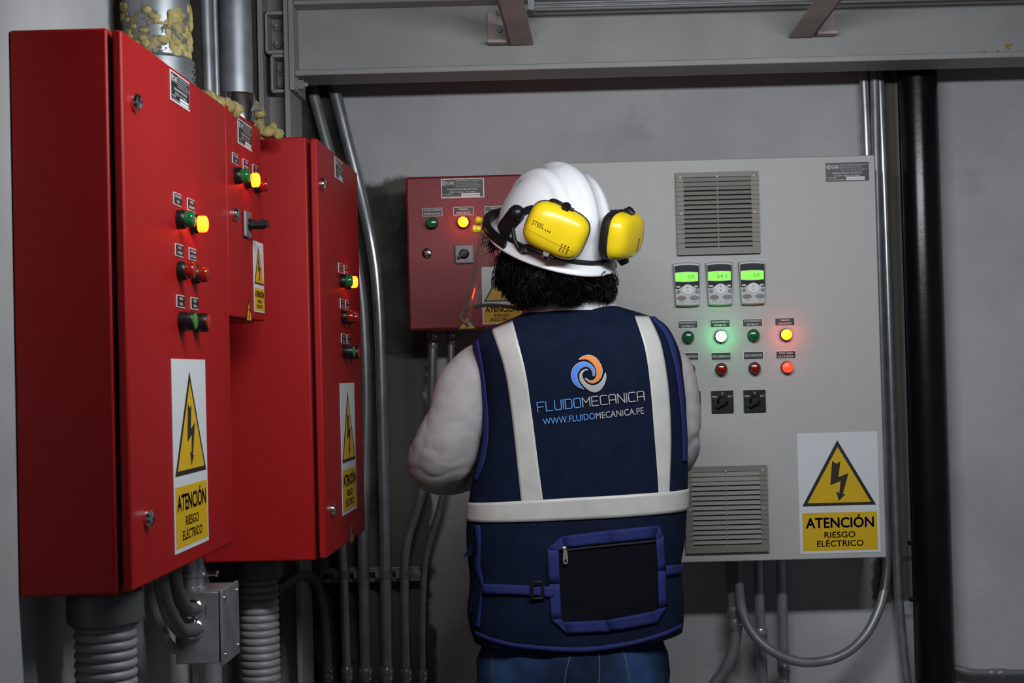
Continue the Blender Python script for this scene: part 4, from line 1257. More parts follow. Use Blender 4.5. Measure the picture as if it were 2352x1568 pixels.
for A in (ARM_L, ARM_R):
    P, R = arm_path(A); capsule(b, P, R, SK)
    d = (P[-1] - P[-2]).normalized(); w0 = P[-1]
    inw = V((1, 0, 0)) if A is ARM_L else V((-1, 0, 0)); inw = (inw - d * inw.dot(d)).normalized()
    up = d.cross(inw); up = up if up.z > 0 else -up
    capsule(b, [w0 - d * 0.01, w0 + d * 0.05], [.027, .024], SK)
    # palm: a flattened block of four metacarpals, thumb side up
    for i in range(4):
        o_ = (0.030 - 0.020 * i)
        capsule(b, [w0 + d * 0.045 + up * o_ * 0.6, w0 + d * 0.118 + up * o_ + inw * 0.004], [.0135, .0115], SK, 4, 12)
    for i, Ln in enumerate((0.072, 0.080, 0.074, 0.058)):
        o_ = (0.030 - 0.020 * i); k0 = w0 + d * 0.118 + up * o_ + inw * 0.004
        k1 = k0 + d * Ln * 0.48 + inw * Ln * 0.12
        k2 = k1 + d * Ln * 0.26 + inw * Ln * 0.26
        k3 = k2 + d * Ln * 0.08 + inw * Ln * 0.26
        capsule(b, [k0, k1, k2, k3], [.0092, .0088, .0080, .0068], SK, 4, 12)
    t0 = w0 + d * 0.055 + up * 0.030
    capsule(b, [t0, t0 + d * 0.026 + up * 0.024 + inw * 0.012, t0 + d * 0.056 + up * 0.032 + inw * 0.022, t0 + d * 0.078 + up * 0.030 + inw * 0.030], [.0135, .0110, .0095, .0080], SK, 4, 12)
hipz = U(1316, 1560, PY).z
LEG = {}
for s_ in (-1, 1):
    hx = pbase.x + s_ * 0.085
    LEG[s_] = [V((hx, PY, hipz + 0.04)), V((hx + s_ * 0.012, PY - 0.012, 0.62)), V((hx + s_ * 0.016, PY - 0.015, 0.47)), V((hx + s_ * 0.020, PY + 0.015, 0.30)), V((hx + s_ * 0.022, PY + 0.02, 0.09))]
    capsule(b, LEG[s_], [.088, .074, .056, .054, .038], SK)
    an = LEG[s_][-1]
    capsule(b, [an + V((0, -0.005, -0.042)), an + V((s_ * 0.01, 0.07, -0.052)), an + V((s_ * 0.018, 0.15, -0.060))], [.034, .034, .024], SK)
me = voxel(b, 'person', 0.005, 4, pbase)
person = bpy.data.objects.new('person', me); COL.objects.link(person); person.location = pbase; ORG[person] = pbase
tag(person, 'worker seen from behind in a navy vest and jeans, arms bent forward, dark curly hair', 'person')
for s_ in (-1, 1):
    b = MB(); b.blob(H(s_ * 0.031, 0.0775, -0.001), (0.0125, 0.0125, 0.0125), 'eye_white', 16, 12, M=HM); ey = b.build('eye', person)
    b = MB(); b.blob(H(s_ * 0.031, 0.0868, -0.001), (0.0058, 0.0045, 0.0058), 'eye_dark', 12, 8, M=HM); b.build('iris', ey)
b = MB(); b.blob(H(0, 0.1005, -0.0685), (0.020, 0.005, 0.0075), 'lip', 14, 8, M=HM); b.build('lips', person)

# --- shirt with sleeves
b = MB()
torso(b, [(R[0], R[1], R[2], R[3] + 18, R[4] - 18, R[5] - .012, R[6] - .012) for R in RINGS], 'shirt_white', 60, -0.004, True, 2)
for A in (ARM_L, ARM_R):
    capsule(b, [U(a[0], a[1], a[2]) for a in A], [a[3] for a in A], 'shirt_white', 8, 24)
me = voxel(b, 'shirt', 0.006, 5)
EL = [U(1012, 1055, 3.09), U(1556, 1030, 3.12)]


def cloth_fold(co, n):
    near = min((co - e).length for e in EL)
    k = max(0.0, 1 - near / 0.20)
    f = noise.noise(V((co.x * 5, co.y * 4, co.z * 7))) * 0.004 + noise.noise(co * 16 + V((3, 1, 7))) * 0.0009
    # long creases fanning out from the bend of the elbow, finer ones between
    r = abs(noise.noise(V((co.x * 5 + co.z * 9, co.y * 7, co.z * 6 - co.x * 8)) + V((5, 5, 5))))
    f -= (0.0013 + k * 0.0032) * max(0, 1 - r * 6.0)
    r2 = abs(noise.noise(V((co.x * 9 + co.z * 26, co.y * 14, co.z * 22 - co.x * 12)) + V((1, 8, 3))))
    f -= (0.0007 + k * 0.0016) * max(0, 1 - r2 * 4.0)
    return f


displace(me, cloth_fold)
shirt = bpy.data.objects.new('shirt', me); COL.objects.link(shirt); shirt.parent = person; shirt.location = -pbase; ORG[shirt] = V((0, 0, 0))
shirt['label'] = 'off-white long-sleeved work shirt'
# folded collar standing out of the vest
b = MB(); n = 48; vs = []; fs = []
CR = [(722, 712, 714, 1196, 1424, .073, .07, 0), (704, 694, 698, 1208, 1416, .067, .066, 0), (688, 676, 684, 1222, 1404, .060, .062, 0), (684, 670, 680, 1226, 1400, .057, .060, 0), (692, 682, 690, 1232, 1396, .053, .056, 0)]
for R in CR: vs += ring_pts(R[:7], n, 0.0, 2.2)
for j in range(len(CR) - 1):
    for k in range(n): fs.append((j * n + k, j * n + (k + 1) % n, (j + 1) * n + (k + 1) % n, (j + 1) * n + k))
b.add(vs, fs, 'collar_white'); b.build('collar', shirt, ang=70)
for A in (ARM_L, ARM_R):
    P = [U(a[0], a[1], a[2]) for a in A[-2:]]; d = (P[1] - P[0]).normalized(); r = A[-1][3]
    b = MB(); b.lathe([(r * 0.85, -0.03), (r + 0.003, -0.028), (r + 0.003, 0.032), (r * 0.8, 0.034), (r * 0.7, 0.02)], 'shirt_white', 24, P[1], d); b.build('cuff', shirt)

# --- jeans and shoes
b = MB()
hp = [(1440, 1452, 1440, 1118, 1518, .112, .105), (1500, 1508, 1495, 1106, 1528, .122, .108), (1550, 1556, 1545, 1098, 1534, .128, .110), (1610, 1612, 1602, 1094, 1540, .125, .110), (1660, 1660, 1650, 1096, 1538, .112, .105)]
torso(b, list(reversed(hp)), 'denim', 60, 0.0, True, 3)
for s_ in (-1, 1):
    capsule(b, LEG[s_][:-1] + [LEG[s_][-1] + V((0, 0, 0.01))], [.108, .094, .078, .072, .066], 'denim', 8, 24)
me = voxel(b, 'jeans', 0.007, 5)
displace(me, lambda co, n: noise.noise(V((co.x * 14, co.y * 14, co.z * 22 + co.x * 12))) * 0.005 + noise.noise(co * 40) * 0.0015)
jeans = bpy.data.objects.new('jeans', me); COL.objects.link(jeans); jeans.parent = person; jeans.location = -pbase; ORG[jeans] = V((0, 0, 0))
jeans['label'] = 'dark blue denim jeans'
jbv = BVHTree.FromPolygons([v.co for v in me.vertices], [tuple(p.vertices) for p in me.polygons])
for s_ in (-1, 1):
    an = LEG[s_][-1].copy(); an.z = 0.045
    b = MB(); capsule(b, [an + V((0, -0.035, 0.0)), an + V((s_ * .008, 0.06, -0.002)), an + V((s_ * .018, 0.17, -0.006))], [.044, .046, .036], 'shoe_leather', 6, 20)
    capsule(b, [an + V((0, -0.01, 0.0)), an + V((0, -0.005, 0.06))], [.043, .046], 'shoe_leather', 4, 20)
    for v in b.v: v.z = max(v.z, 0.004)
    b.build('shoe', person, ang=60)

# --- vest
b = MB(); torso(b, RINGS, 'vest_navy', 120, 0.0, False, 5)
vest_me = b.mesh('vest')


def vest_fold(co, n):
    q = V((co.x, co.y * 0.5, co.z))
    f = noise.noise(q * 7) * 0.0045 + noise.noise(q * 17 + V((9, 2, 4))) * 0.0018
    low = max(0, min(1, (U(1316, 1190, PY).z - co.z) / 0.1))
    f += low * noise.noise(V((co.x * 9 + 4, co.y * 4, co.z * 12))) * 0.007
    return f


displace(vest_me, vest_fold)
VB = BVHTree.FromPolygons([v.co.copy() for v in vest_me.vertices], [tuple(p.vertices) for p in vest_me.polygons])
vest = bpy.data.objects.new('vest', vest_me); COL.objects.link(vest); vest.parent = person; vest.location = -pbase; ORG[vest] = V((0, 0, 0))
so = vest.modifiers.new('thick', 'SOLIDIFY'); so.thickness = 0.004; so.offset = -1
vest['label'] = 'navy safety vest with blue piping'


def onv(px, py, off=0.002, bv=None):
    """point on the cloth behind this spot, lifted by off along the cloth's normal"""
    d = ray(px, py).normalized()
    hit = (bv or VB).ray_cast(CAM, d)
    if hit[0] is None:
        near = (bv or VB).find_nearest(CAM + d * (PY - 0.02) / d.y)
        hit = near
    n = hit[1]
    if n.dot(d) > 0: n = -n
    return hit[0] + n * off


def decal(name, parent, polys, mt, off=0.002, cuts=3, thick=0.0008, bv=None, label=None, tri=True):
    bm = bmesh.new()
    for poly in polys:
        vs = [bm.verts.new((x, y, 0)) for x, y in poly]
        bm.faces.new(vs)
    bm.normal_update()
    if tri: bmesh.ops.triangulate(bm, faces=bm.faces[:])
    if cuts: bmesh.ops.subdivide_edges(bm, edges=bm.edges[:], cuts=cuts, use_grid_fill=True)
    vs = [onv(v.co.x, v.co.y, off, bv) for v in bm.verts]; bm.verts.index_update()
    fs = [tuple(v.index for v in f.verts) for f in bm.faces]; bm.free()
    b = MB(); b.add(vs, fs, mt)
    o = b.build(name, parent, ang=60)
    # face the room
    me = o.data
    if sum((p.normal.y for p in me.polygons)) > 0: me.flip_normals()
    if thick:
        s_ = o.modifiers.new('thick', 'SOLIDIFY'); s_.thickness = thick; s_.offset = -1
    if label: o['label'] = label
    return o


def lerp_line(P, f):
    f *= len(P) - 1; j = min(int(f), len(P) - 2); f -= j
    return (P[j][0] * (1 - f) + P[j + 1][0] * f, P[j][1] * (1 - f) + P[j + 1][1] * f)


def ribbon(name, parent, A, B, mt, n=30, m_=6, off=0.0025, label=None, thick=0.001):
    A = [(p.x, p.y) for p in smooth_path([(x, y, 0) for x, y in A], 6)]; B = [(p.x, p.y) for p in smooth_path([(x, y, 0) for x, y in B], 6)]
    vs = []; fs = []
    for i in range(n + 1):
        a = lerp_line(A, i / n); c = lerp_line(B, i / n)
        for j in range(m_ + 1):
            t = j / m_; vs.append(onv(a[0] * (1 - t) + c[0] * t, a[1] * (1 - t) + c[1] * t, off))
    for i in range(n):
        for j in range(m_): fs.append((i * (m_ + 1) + j, i * (m_ + 1) + j + 1, (i + 1) * (m_ + 1) + j + 1, (i + 1) * (m_ + 1) + j))
    b = MB(); b.add(vs, fs, mt); o = b.build(name, parent, ang=70)
    if sum(p.normal.y for p in o.data.polygons) > 0: o.data.flip_normals()
    s_ = o.modifiers.new('thick', 'SOLIDIFY'); s_.thickness = thick; s_.offset = -1
    if label: o['label'] = label
    return o


ribbon('reflective_strip', vest, [(1130, 757), (1160, 850), (1176, 950), (1188, 1060), (1198, 1156)], [(1178, 738), (1207, 850), (1222, 950), (1236, 1060), (1248, 1150)], 'strip_reflective', 40, 8, label='left vertical silver strip')
ribbon('reflective_strip', vest, [(1457, 727), (1480, 800), (1493, 890), (1502, 1000), (1509, 1090), (1512, 1142)], [(1490, 728), (1517, 790), (1534, 890), (1540, 1000), (1538, 1090), (1536, 1138)], 'strip_reflective', 40, 8, label='right vertical silver strip')
# waist band all round
b = MB(); n = 140
TOP = [(1150, 1142, 1119, 1075, 1578, .1205, .12)]; BOT = [(1192, 1193, 1167, 1075, 1577, .1205, .12)]
vs = []
M_ = 6
for j in range(M_ + 1):
    f = j / M_
    R = tuple(a_ * (1 - f) + c_ * f for a_, c_ in zip(TOP[0], BOT[0]))
    for p in ring_pts(R, n, 0.0):
        q = VB.find_nearest(p); nn = q[1]
        o_ = p - V((pbase.x, PY, p.z))
        if nn.dot(o_) < 0: nn = -nn
        vs.append(q[0] + nn * 0.0024)
fs = [(j * n + k, j * n + (k + 1) % n, (j + 1) * n + (k + 1) % n, (j + 1) * n + k) for j in range(M_) for k in range(n)]
b.add(vs, fs, 'strip_reflective'); wb = b.build('reflective_strip', vest, ang=70); wb['label'] = 'silver strip round the waist'
s_ = wb.modifiers.new('thick', 'SOLIDIFY'); s_.thickness = 0.001; s_.offset = 0
# bindings along the arm holes, side seams and hem
ribbon('arm_binding', vest, [(1088, 790), (1100, 850), (1109, 930), (1111, 1000), (1101, 1060), (1090, 1100)], [(1100, 780), (1113, 850), (1122, 930), (1124, 1000), (1114, 1062), (1097, 1104)], 'binding_blue', 36, 3, 0.003)
ribbon('arm_binding', vest, [(1492, 730), (1528, 775), (1549, 850), (1560, 930), (1565, 1000), (1566, 1060)], [(1503, 729), (1541, 772), (1561, 850), (1571, 930), (1576, 1000), (1576, 1060)], 'binding_blue', 36, 3, 0.003)
ribbon('side_binding', vest, [(1091, 1206), (1097, 1260), (1091, 1300), (1106, 1340), (1102, 1390), (1092, 1440)], [(1105, 1206), (1106, 1260), (1105, 1300), (1112, 1340), (1107, 1390), (1104, 1440)], 'binding_blue', 30, 3, 0.003)
hem = [(1093, 1460), (1140, 1478), (1200, 1490), (1330, 1498), (1440, 1485), (1520, 1463), (1563, 1444)]
ribbon('hem_binding', vest, [(x, y - 12) for x, y in hem], [(x, y - 1) for x, y in hem], 'binding_blue', 44, 2, 0.003)
# pocket with blue frame
outer = [(1258, 1260), (1291, 1231), (1400, 1217), (1511, 1206), (1521, 1228), (1525, 1310), (1528, 1393), (1506, 1430), (1400, 1449), (1302, 1455), (1266, 1422), (1261, 1340)]
inner = [(1283, 1264), (1296, 1258), (1400, 1246), (1502, 1235), (1504, 1240), (1508, 1310), (1510, 1396), (1500, 1402), (1390, 1423), (1292, 1428), (1289, 1420), (1286, 1340)]
pocket = decal('pocket', vest, [[(x * 0.98 + 1392 * 0.02, y * 0.98 + 1331 * 0.02) for x, y in outer]], 'vest_black', 0.0035, 4)
decal('pocket_frame', pocket, [[outer[i], outer[(i + 1) % 12], inner[(i + 1) % 12], inner[i]] for i in range(12)], 'binding_blue', 0.0055, 3, tri=False)
ribbon('zip', pocket, [(1296, 1261), (1400, 1249), (1503, 1239)], [(1296, 1266), (1400, 1254), (1503, 1244)], 'dark_slot', 24, 1, 0.0058)
b = MB(); q = onv(1296, 1258, 0.009); b.blob(q, (0.005, 0.004, 0.0045), 'zip_brass', 12, 8)
pts = [(-0.0035, 0, -0.004), (0.0035, 0, -0.004), (0.005, 0, -0.022), (0.004, 0, -0.029), (0, 0, -0.031), (-0.004, 0, -0.029), (-0.005, 0, -0.022)]
b.prism([q + V(p) + V((0.002, -0.001, 0)) for p in pts], (0, -0.0016, 0), 'zip_brass'); b.blob(q + V((0.002, -0.003, -0.024)), (0.0025, 0.0008, 0.0035), 'dark_slot', 10, 6)
b.build('zip_pull', pocket, 'brass zip pull')
st = ribbon('side_strap', vest, [(1112, 1340), (1200, 1343), (1275, 1347)], [(1112, 1363), (1200, 1366), (1272, 1372)], 'binding_blue', 24, 3, 0.006)
b = MB(); q = onv(1236, 1356, 0.010); b.box((q.x - 0.013, q.y - 0.002, q.z - 0.018), (q.x - 0.008, q.y + 0.003, q.z + 0.018), 'black_plastic'); b.box((q.x + 0.008, q.y - 0.002, q.z - 0.018), (q.x + 0.013, q.y + 0.003, q.z + 0.018), 'black_plastic')
b.box((q.x - 0.013, q.y - 0.002, q.z + 0.013), (q.x + 0.013, q.y + 0.003, q.z + 0.018), 'black_plastic'); b.box((q.x - 0.013, q.y - 0.002, q.z - 0.018), (q.x + 0.013, q.y + 0.003, q.z - 0.013), 'black_plastic'); b.build('buckle', st, bevel=0.0015)
ribbon('side_strap', vest, [(1527, 1298), (1545, 1296), (1566, 1294)], [(1527, 1322), (1545, 1319), (1566, 1316)], 'binding_blue', 10, 3, 0.005)
# emblem: three swirling blades
ex = lambda pts: [(1220 + x / 8.254, 800 + y / 8.254) for x, y in pts]
OR = ex([(900, 218), (960, 165), (1080, 128), (1200, 165), (1290, 260), (1345, 400), (1330, 520), (1260, 620), (1160, 660), (1080, 630), (1022, 572), (1036, 560), (1090, 600), (1150, 612), (1215, 570), (1243, 480), (1228, 390), (1170, 290), (1080, 220), (1000, 203)])
BL = ex([(1172, 525), (1163, 460), (1130, 390), (1060, 345), (980, 355), (910, 410), (870, 490), (880, 590), (930, 690), (1000, 770), (900, 738), (820, 670), (770, 570), (765, 470), (800, 370), (880, 290), (990, 255), (1090, 280), (1160, 340), (1205, 420), (1195, 515)])
GR = ex([(1075, 404), (1000, 430), (965, 490), (975, 560), (1030, 640), (1110, 690), (1200, 700), (1290, 660), (1350, 590), (1385, 510), (1408, 455), (1415, 560), (1380, 680), (1310, 780), (1210, 830), (1100, 795), (1000, 710), (935, 620), (918, 530), (935, 460), (990, 410), (1060, 394)])


def grow_poly(P, k=0.45):
    n = len(P); A = sum(P[i][0] * P[(i + 1) % n][1] - P[(i + 1) % n][0] * P[i][1] for i in range(n)); sg = 1 if A > 0 else -1
    out = []
    for i in range(n):
        dx, dy = P[(i + 1) % n][0] - P[i - 1][0], P[(i + 1) % n][1] - P[i - 1][1]; l_ = math.hypot(dx, dy) + 1e-9
        out.append((P[i][0] + sg * dy / l_ * k, P[i][1] - sg * dx / l_ * k))
    return out




def round_poly(P):
    n = len(P); out = []
    for i in range(n):
        q = [V((*P[(i + d) % n], 0)) for d in (-1, 0, 1, 2)]
        ang = (q[1] - q[0]).angle(q[2] - q[1], 0); ang2 = (q[2] - q[1]).angle(q[3] - q[2], 0)
        if ang > 1.3: q[0] = q[1]
        if ang2 > 1.3: q[3] = q[2]
        for k in range(3):
            t = k / 3
            c = 0.5 * ((2 * q[1]) + (q[2] - q[0]) * t + (2 * q[0] - 5 * q[1] + 4 * q[2] - q[3]) * t * t + (3 * q[1] - q[0] - 3 * q[2] + q[3]) * t ** 3)
            out.append((c.x, c.y))
    return out


OR, BL, GR = round_poly(OR), round_poly(BL), round_poly(GR)
for P, mt, lb in ((OR, 'thread_orange', 'orange blade'), (BL, 'thread_blue', 'blue blade'), (GR, 'thread_grey', 'grey blade')):
    e_ = decal('emblem_edge', vest, [grow_poly(P, 0.7)], 'thread_edge', 0.0028, 2, 0)
    decal('emblem', e_, [grow_poly(P, -0.35)], mt, 0.0038, 2, 0, label=lb)
# stitched lettering, first line in strokes
STROKES = {'F': [[(0, 0), (0, 1), (.8, 1)], [(0, .5), (.75, .5)]], 'L': [[(0, 1), (0, 0), (.8, 0)]], 'U': [[(0, 1), (0, .12), (.12, 0), (.7, 0), (.82, .12), (.82, 1)]],
           'I': [[(0, 0), (0, 1)]], 'D': [[(0, 0), (0, 1), (.68, 1), (.82, .86), (.82, .14), (.68, 0), (0, 0)]], 'O': [[(.12, 0), (0, .12), (0, .88), (.12, 1), (.70, 1), (.82, .88), (.82, .12), (.70, 0), (.12, 0)]],
           'M': [[(0, 0), (0, 1), (.45, .42), (.9, 1), (.9, 0)]], 'E': [[(.8, 1), (0, 1), (0, 0), (.8, 0)], [(0, .5), (.72, .5)]], 'C': [[(.82, 1), (.12, 1), (0, .88), (0, .12), (.12, 0), (.82, 0)]],
           'A': [[(0, 0), (0, .88), (.12, 1), (.72, 1), (.84, .88), (.84, 0)], [(0, .42), (.84, .42)]], 'N': [[(0, 0), (0, 1), (.82, 0), (.82, 1)]]}
WID = {'I': 0.0, 'M': 0.9, 'A': .84}
word = 'FLUIDOMECANICA'; tot = sum(WID.get(c, .82) + 0.26 for c in word) - 0.26
p0, p1, hh0, hh1 = (1236, 945.5), (1479, 918.5), 21.5, 20.5
blue = []; grey = []; x = 0
for i, c in enumerate(word):
    for sline in STROKES[c]:
        for (a0, b0), (a1, b1) in zip(sline[:-1], sline[1:]):
            def mp(u, v):
                f = (x + u) / tot; px = p0[0] + (p1[0] - p0[0]) * f - v * (hh0 * 0.09); py = p0[1] + (p1[1] - p0[1]) * f - v * (hh0 * (1 - f) + hh1 * f)
                return px, py
            A_, B_ = V(mp(a0, b0)), V(mp(a1, b1)); d = (B_ - A_).normalized(); nn = V((-d.y, d.x)) * 1.05
            A_ = A_ - d * 0.9; B_ = B_ + d * 0.9
            (blue if i < 6 else grey).append([tuple(A_ + nn), tuple(B_ + nn), tuple(B_ - nn), tuple(A_ - nn)])
    x += WID.get(c, .82) + 0.26
decal('lettering', vest, blue, 'thread_cyan', 0.0030, 1, 0, tri=False, label='blue stitched letters')
decal('lettering', vest, grey, 'thread_grey', 0.0030, 1, 0, tri=False, label='grey stitched letters')


def text_line(s, a, c, h0, mt, label):
    vs, fs = text_geo(s); lo = min(v[0] for v in vs); hi = max(v[0] for v in vs); cap = max(v[1] for v in text_geo('H')[0])
    out = []
    for (u, v) in vs:
        f = (u - lo) / (hi - lo); q = v / cap
        out.append(onv(a[0] + (c[0] - a[0]) * f - q * h0 * 0.09, a[1] + (c[1] - a[1]) * f - q * h0, 0.003))
    b = MB(); b.add(out, fs, mt); o = b.build('lettering', vest); o['label'] = label
    if sum(p.normal.y for p in o.data.polygons) > 0: o.data.flip_normals()


text_line('WWW.FLUIDO', (1248, 975.5), (1367, 962.0), 14.5, 'thread_cyan', 'smaller blue stitched letters')
text_line('MECANICA.PE', (1369, 961.8), (1478, 949.5), 14.5, 'thread_grey', 'smaller grey stitched letters')
# shirt label tab at the neck
decal('neck_tab', vest, [[(1250, 713), (1256, 712), (1262, 704), (1257, 704)]], 'thread_blue', 0.003, 1, 0.0006)
# small loose tabs on the left hip
for px, py, w_ in ((1064, 1272, 1.0), (1074, 1402, 0.6)):
    q = onv(1084, py - 14, 0.0); e_ = U(px, py + 3, q.y)
    b = MB(); b.prism([q + V((0, 0, 0.012)), q + V((0.004, 0, -0.014 * w_)), e_ + V((0, 0, -0.003)), e_ + V((0.004, 0, 0.004))], (0, 0.012, 0), 'vest_navy'); b.build('side_tab', vest, smooth=False)
# seams and pockets on the jeans
for pts in ([(1128, 1482), (1131, 1520), (1132, 1575)], [(1312, 1496), (1302, 1535), (1295, 1575)], [(1375, 1494), (1377, 1535), (1375, 1575)], [(1430, 1488), (1440, 1530), (1446, 1575)]):
    vs = []; fs = []
    P = smooth_path([(x, y, 0) for x, y in pts], 10)
    for p in P:
        for dx in (-1.3, 1.3): vs.append(onv(p.x + dx, p.y, 0.0012, jbv))
    for i in range(len(P) - 1): fs.append((2 * i, 2 * i + 1, 2 * i + 3, 2 * i + 2))
    b = MB(); b.add(vs, fs, 'denim_seam'); b.build('seam', jeans)

# --- hair: scalp shell plus curled strands below the helmet
b = MB(); random.seed(11)
b.blob(H(0, -0.022, 0.012), (0.086, 0.100, 0.100), 'hair_black', 24, 16, 0.10, 30, HM)
b.blob(HEADC + V((0.032, -0.030, -0.032)), (0.084, 0.066, 0.048), 'hair_black', 20, 14, 0.16, 26)


def project(q):
    d = q - CAM; w_ = d.dot(C_D); return CX + F_PX * d.dot(C_R) / w_, CY - F_PX * d.dot(C_U) / w_


LOW = [(1100, 645), (1150, 662), (1175, 690), (1195, 708), (1215, 702), (1240, 690), (1270, 686), (1300, 698), (1325, 700), (1350, 676), (1370, 688), (1386, 706), (1405, 692), (1425, 668)]


def low_at(x):
    for (x0, y0), (x1, y1) in zip(LOW[:-1], LOW[1:]):
        if x0 <= x <= x1: return y0 + (y1 - y0) * (x - x0) / (x1 - x0)
    return 640


def strand(root, d, length, curl, r, seg=10, phase=None):
    g = V((0, 0, -1)); q = root.copy(); t = d.normalized(); pts = [q.copy()]
    e1 = t.orthogonal().normalized(); e2 = t.cross(e1)
    # neighbours curl alike, so locks form
    nv = noise.noise_vector(root * 22)
    ph = nv.x * 7 + random.gauss(0, .25); k = (1 if nv.y > 0 else -1) * (0.75 + abs(nv.z) * 0.7)
    t = (t + nv * 0.55).normalized()
    lim = random.gauss(0, 5)
    for i in range(seg):
        t = (t * 0.80 + g * 0.24 + (e1 * math.cos(ph + k * i * 0.85) + e2 * math.sin(ph + k * i * 0.85)) * curl).normalized()
        q = q + t * (length / seg)
        px, py = project(q)
        if py > low_at(px) + 7 + lim: break
        pts.append(q.copy())
    if len(pts) > 2:
        n_ = len(pts) - 1
        b.tube(pts, [r * (1 - 0.8 * (i / n_) ** 2) for i in range(n_ + 1)], 'hair_black', 3)


for i in range(5200):
    az = random.uniform(-PI * 1.26, PI * 0.12)                      # back and both sides of the head
    el = random.uniform(-0.60, 0.30)
    v = V((0.087 * math.cos(az) * math.cos(el), -0.016 + 0.097 * math.sin(az) * math.cos(el), -0.005 + 0.105 * math.sin(el)))
    root = H(*v); d = HM @ V((v.x, v.y + 0.016, 0)).normalized()
    d = (d * 0.75 + V((random.gauss(0, .12), random.gauss(0, .12), random.uniform(-.7, -.1)))).normalized()
    strand(root, d, random.uniform(0.040, 0.078), random.uniform(0.35, 0.60), random.uniform(0.0007, 0.0013))
for cx, cy, cz, n_ in ((1190, 662, 3.04, 90), (1200, 680, 3.05, 60), (1300, 660, 2.985, 80), (1316, 668, 2.985, 70), (1386, 660, 3.02, 150), (1396, 645, 3.03, 170), (1394, 668, 3.04, 120), (1380, 678, 3.04, 70), (1160, 640, 3.05, 70), (1180, 650, 3.04, 80), (1378, 640, 3.0, 80), (1250, 650, 3.0, 60), (1225, 660, 3.02, 60), (1165, 610, 3.06, 60)):
    for q_ in range(n_):                                            # fuller locks at the nape and over the ears
        base_ = U(cx + random.gauss(0, 7), cy + random.gauss(0, 7), cz + random.gauss(0, .008))
        strand(base_, V((random.gauss(.1 if cx > 1300 else -.15, .2), random.gauss(-.45, .2), -.4)), random.uniform(.03, .05), random.uniform(.55, .85), random.uniform(.0008, .0013))
for i in range(220):                                                # tufts poking out at the left temple
    q = U(1140 + random.gauss(0, 9), 545 + random.gauss(0, 10), 3.10 + random.uniform(-0.02, 0.03))
    strand(q, V((-1 + random.gauss(0, .4), random.gauss(0, .4), random.gauss(-0.3, .4))), random.uniform(0.012, 0.030), 0.4, 0.0011, 5)
b.build('hair', person, ang=80)

# ------------------------------------------------------------------ helmet with ear muffs and face shield (worn, rests on the head)
HO = U(1271, 556, 3.06)                                             # middle of the rim
hel = bpy.data.objects.new('safety_helmet', None); COL.objects.link(hel); hel.location = HO; ORG[hel] = HO; hel.empty_display_size = 0.05
tag(hel, 'glossy white safety helmet with yellow ear muffs and a clear face shield on the worker', 'helmet')
HX = lambda x, y, z: HO + HM @ V((x, y, z))
LA, LB, LH = 0.113, 0.132, 0.153


def shell_pt(az, e, grow=0.0):
    """az: 0 right, +90 front; e: 0 rim .. 1 crown"""
    c = (1 - e ** 2.15) ** (1 / 2.0) if e < 1 else 0.0
    h = LH * e
    x = (LA + grow) * c * math.cos(az); y = (LB + grow) * c * math.sin(az)
    y += 0.006 * e
    z = h + grow * e
    # raised ribs running front to back over the crown
    up = max(0.0, min(1.0, (e - 0.30) / 0.25))
    back = max(0.0, min(1.0, (0.10 - y) / 0.06))
    f1 = math.exp(-(x / 0.017) ** 4) * 0.0085
    f2 = math.exp(-((abs(x) - 0.050) / 0.011) ** 4) * 0.0055
    k = (f1 + f2) * up
    n = V((x / LA ** 2, y / LB ** 2, z / LH ** 2)).normalized()
    return V((x, y, z)) + n * k


b = MB(); NA, NE = 128, 40; vs = []; fs = []
brim = [(0.0150, -0.016), (0.0165, -0.013), (0.0155, -0.0100), (0.008, -0.003), (0.001, 0.006)]
for (o_, z) in brim:
    for k in range(NA):
        a = 2 * PI * k / NA; pk = max(0, math.sin(a)) ** 3 * 0.022
        vs.append(V(((LA + o_) * math.cos(a), (LB + o_ + (pk if o_ > 0.005 else 0)) * math.sin(a), z)))
for j in range(1, NE + 1):
    e = (j / NE) ** 0.9 * 0.985 + 0.012
    for k in range(NA): vs.append(shell_pt(2 * PI * k / NA, min(e, 0.997)))
rows = len(brim) + NE
for j in range(rows - 1):
    for k in range(NA): fs.append((j * NA + k, j * NA + (k + 1) % NA, (j + 1) * NA + (k + 1) % NA, (j + 1) * NA + k))
vs.append(shell_pt(PI / 2, 1.0) * 1.0); top = len(vs) - 1
for k in range(NA): fs.append(((rows - 1) * NA + k, (rows - 1) * NA + (k + 1) % NA, top))
b.add([HO + HM @ v for v in vs], fs, 'helmet_white')
hs = b.build('shell', hel, ang=60)
so = hs.modifiers.new('thick', 'SOLIDIFY'); so.thickness = 0.003; so.offset = -1
HB = BVHTree.FromPolygons([HO + HM @ v for v in vs], fs)
# black edge band between shell and brim at the back
b = MB(); pts = [HX((LA + 0.0035) * math.cos(a), (LB + 0.0035) * math.sin(a), 0.010) for a in [PI + PI * k / 50 for k in range(51)]]
b.tube(pts, 0.0042, 'black_rubber', 8); b.build('rear_band', hel)
b = MB(); q = HX(0.045, -0.120, -0.022); b.blob(q, (0.006, 0.004, 0.006), 'label_white', 12, 8); b.build('suspension_button', hel)


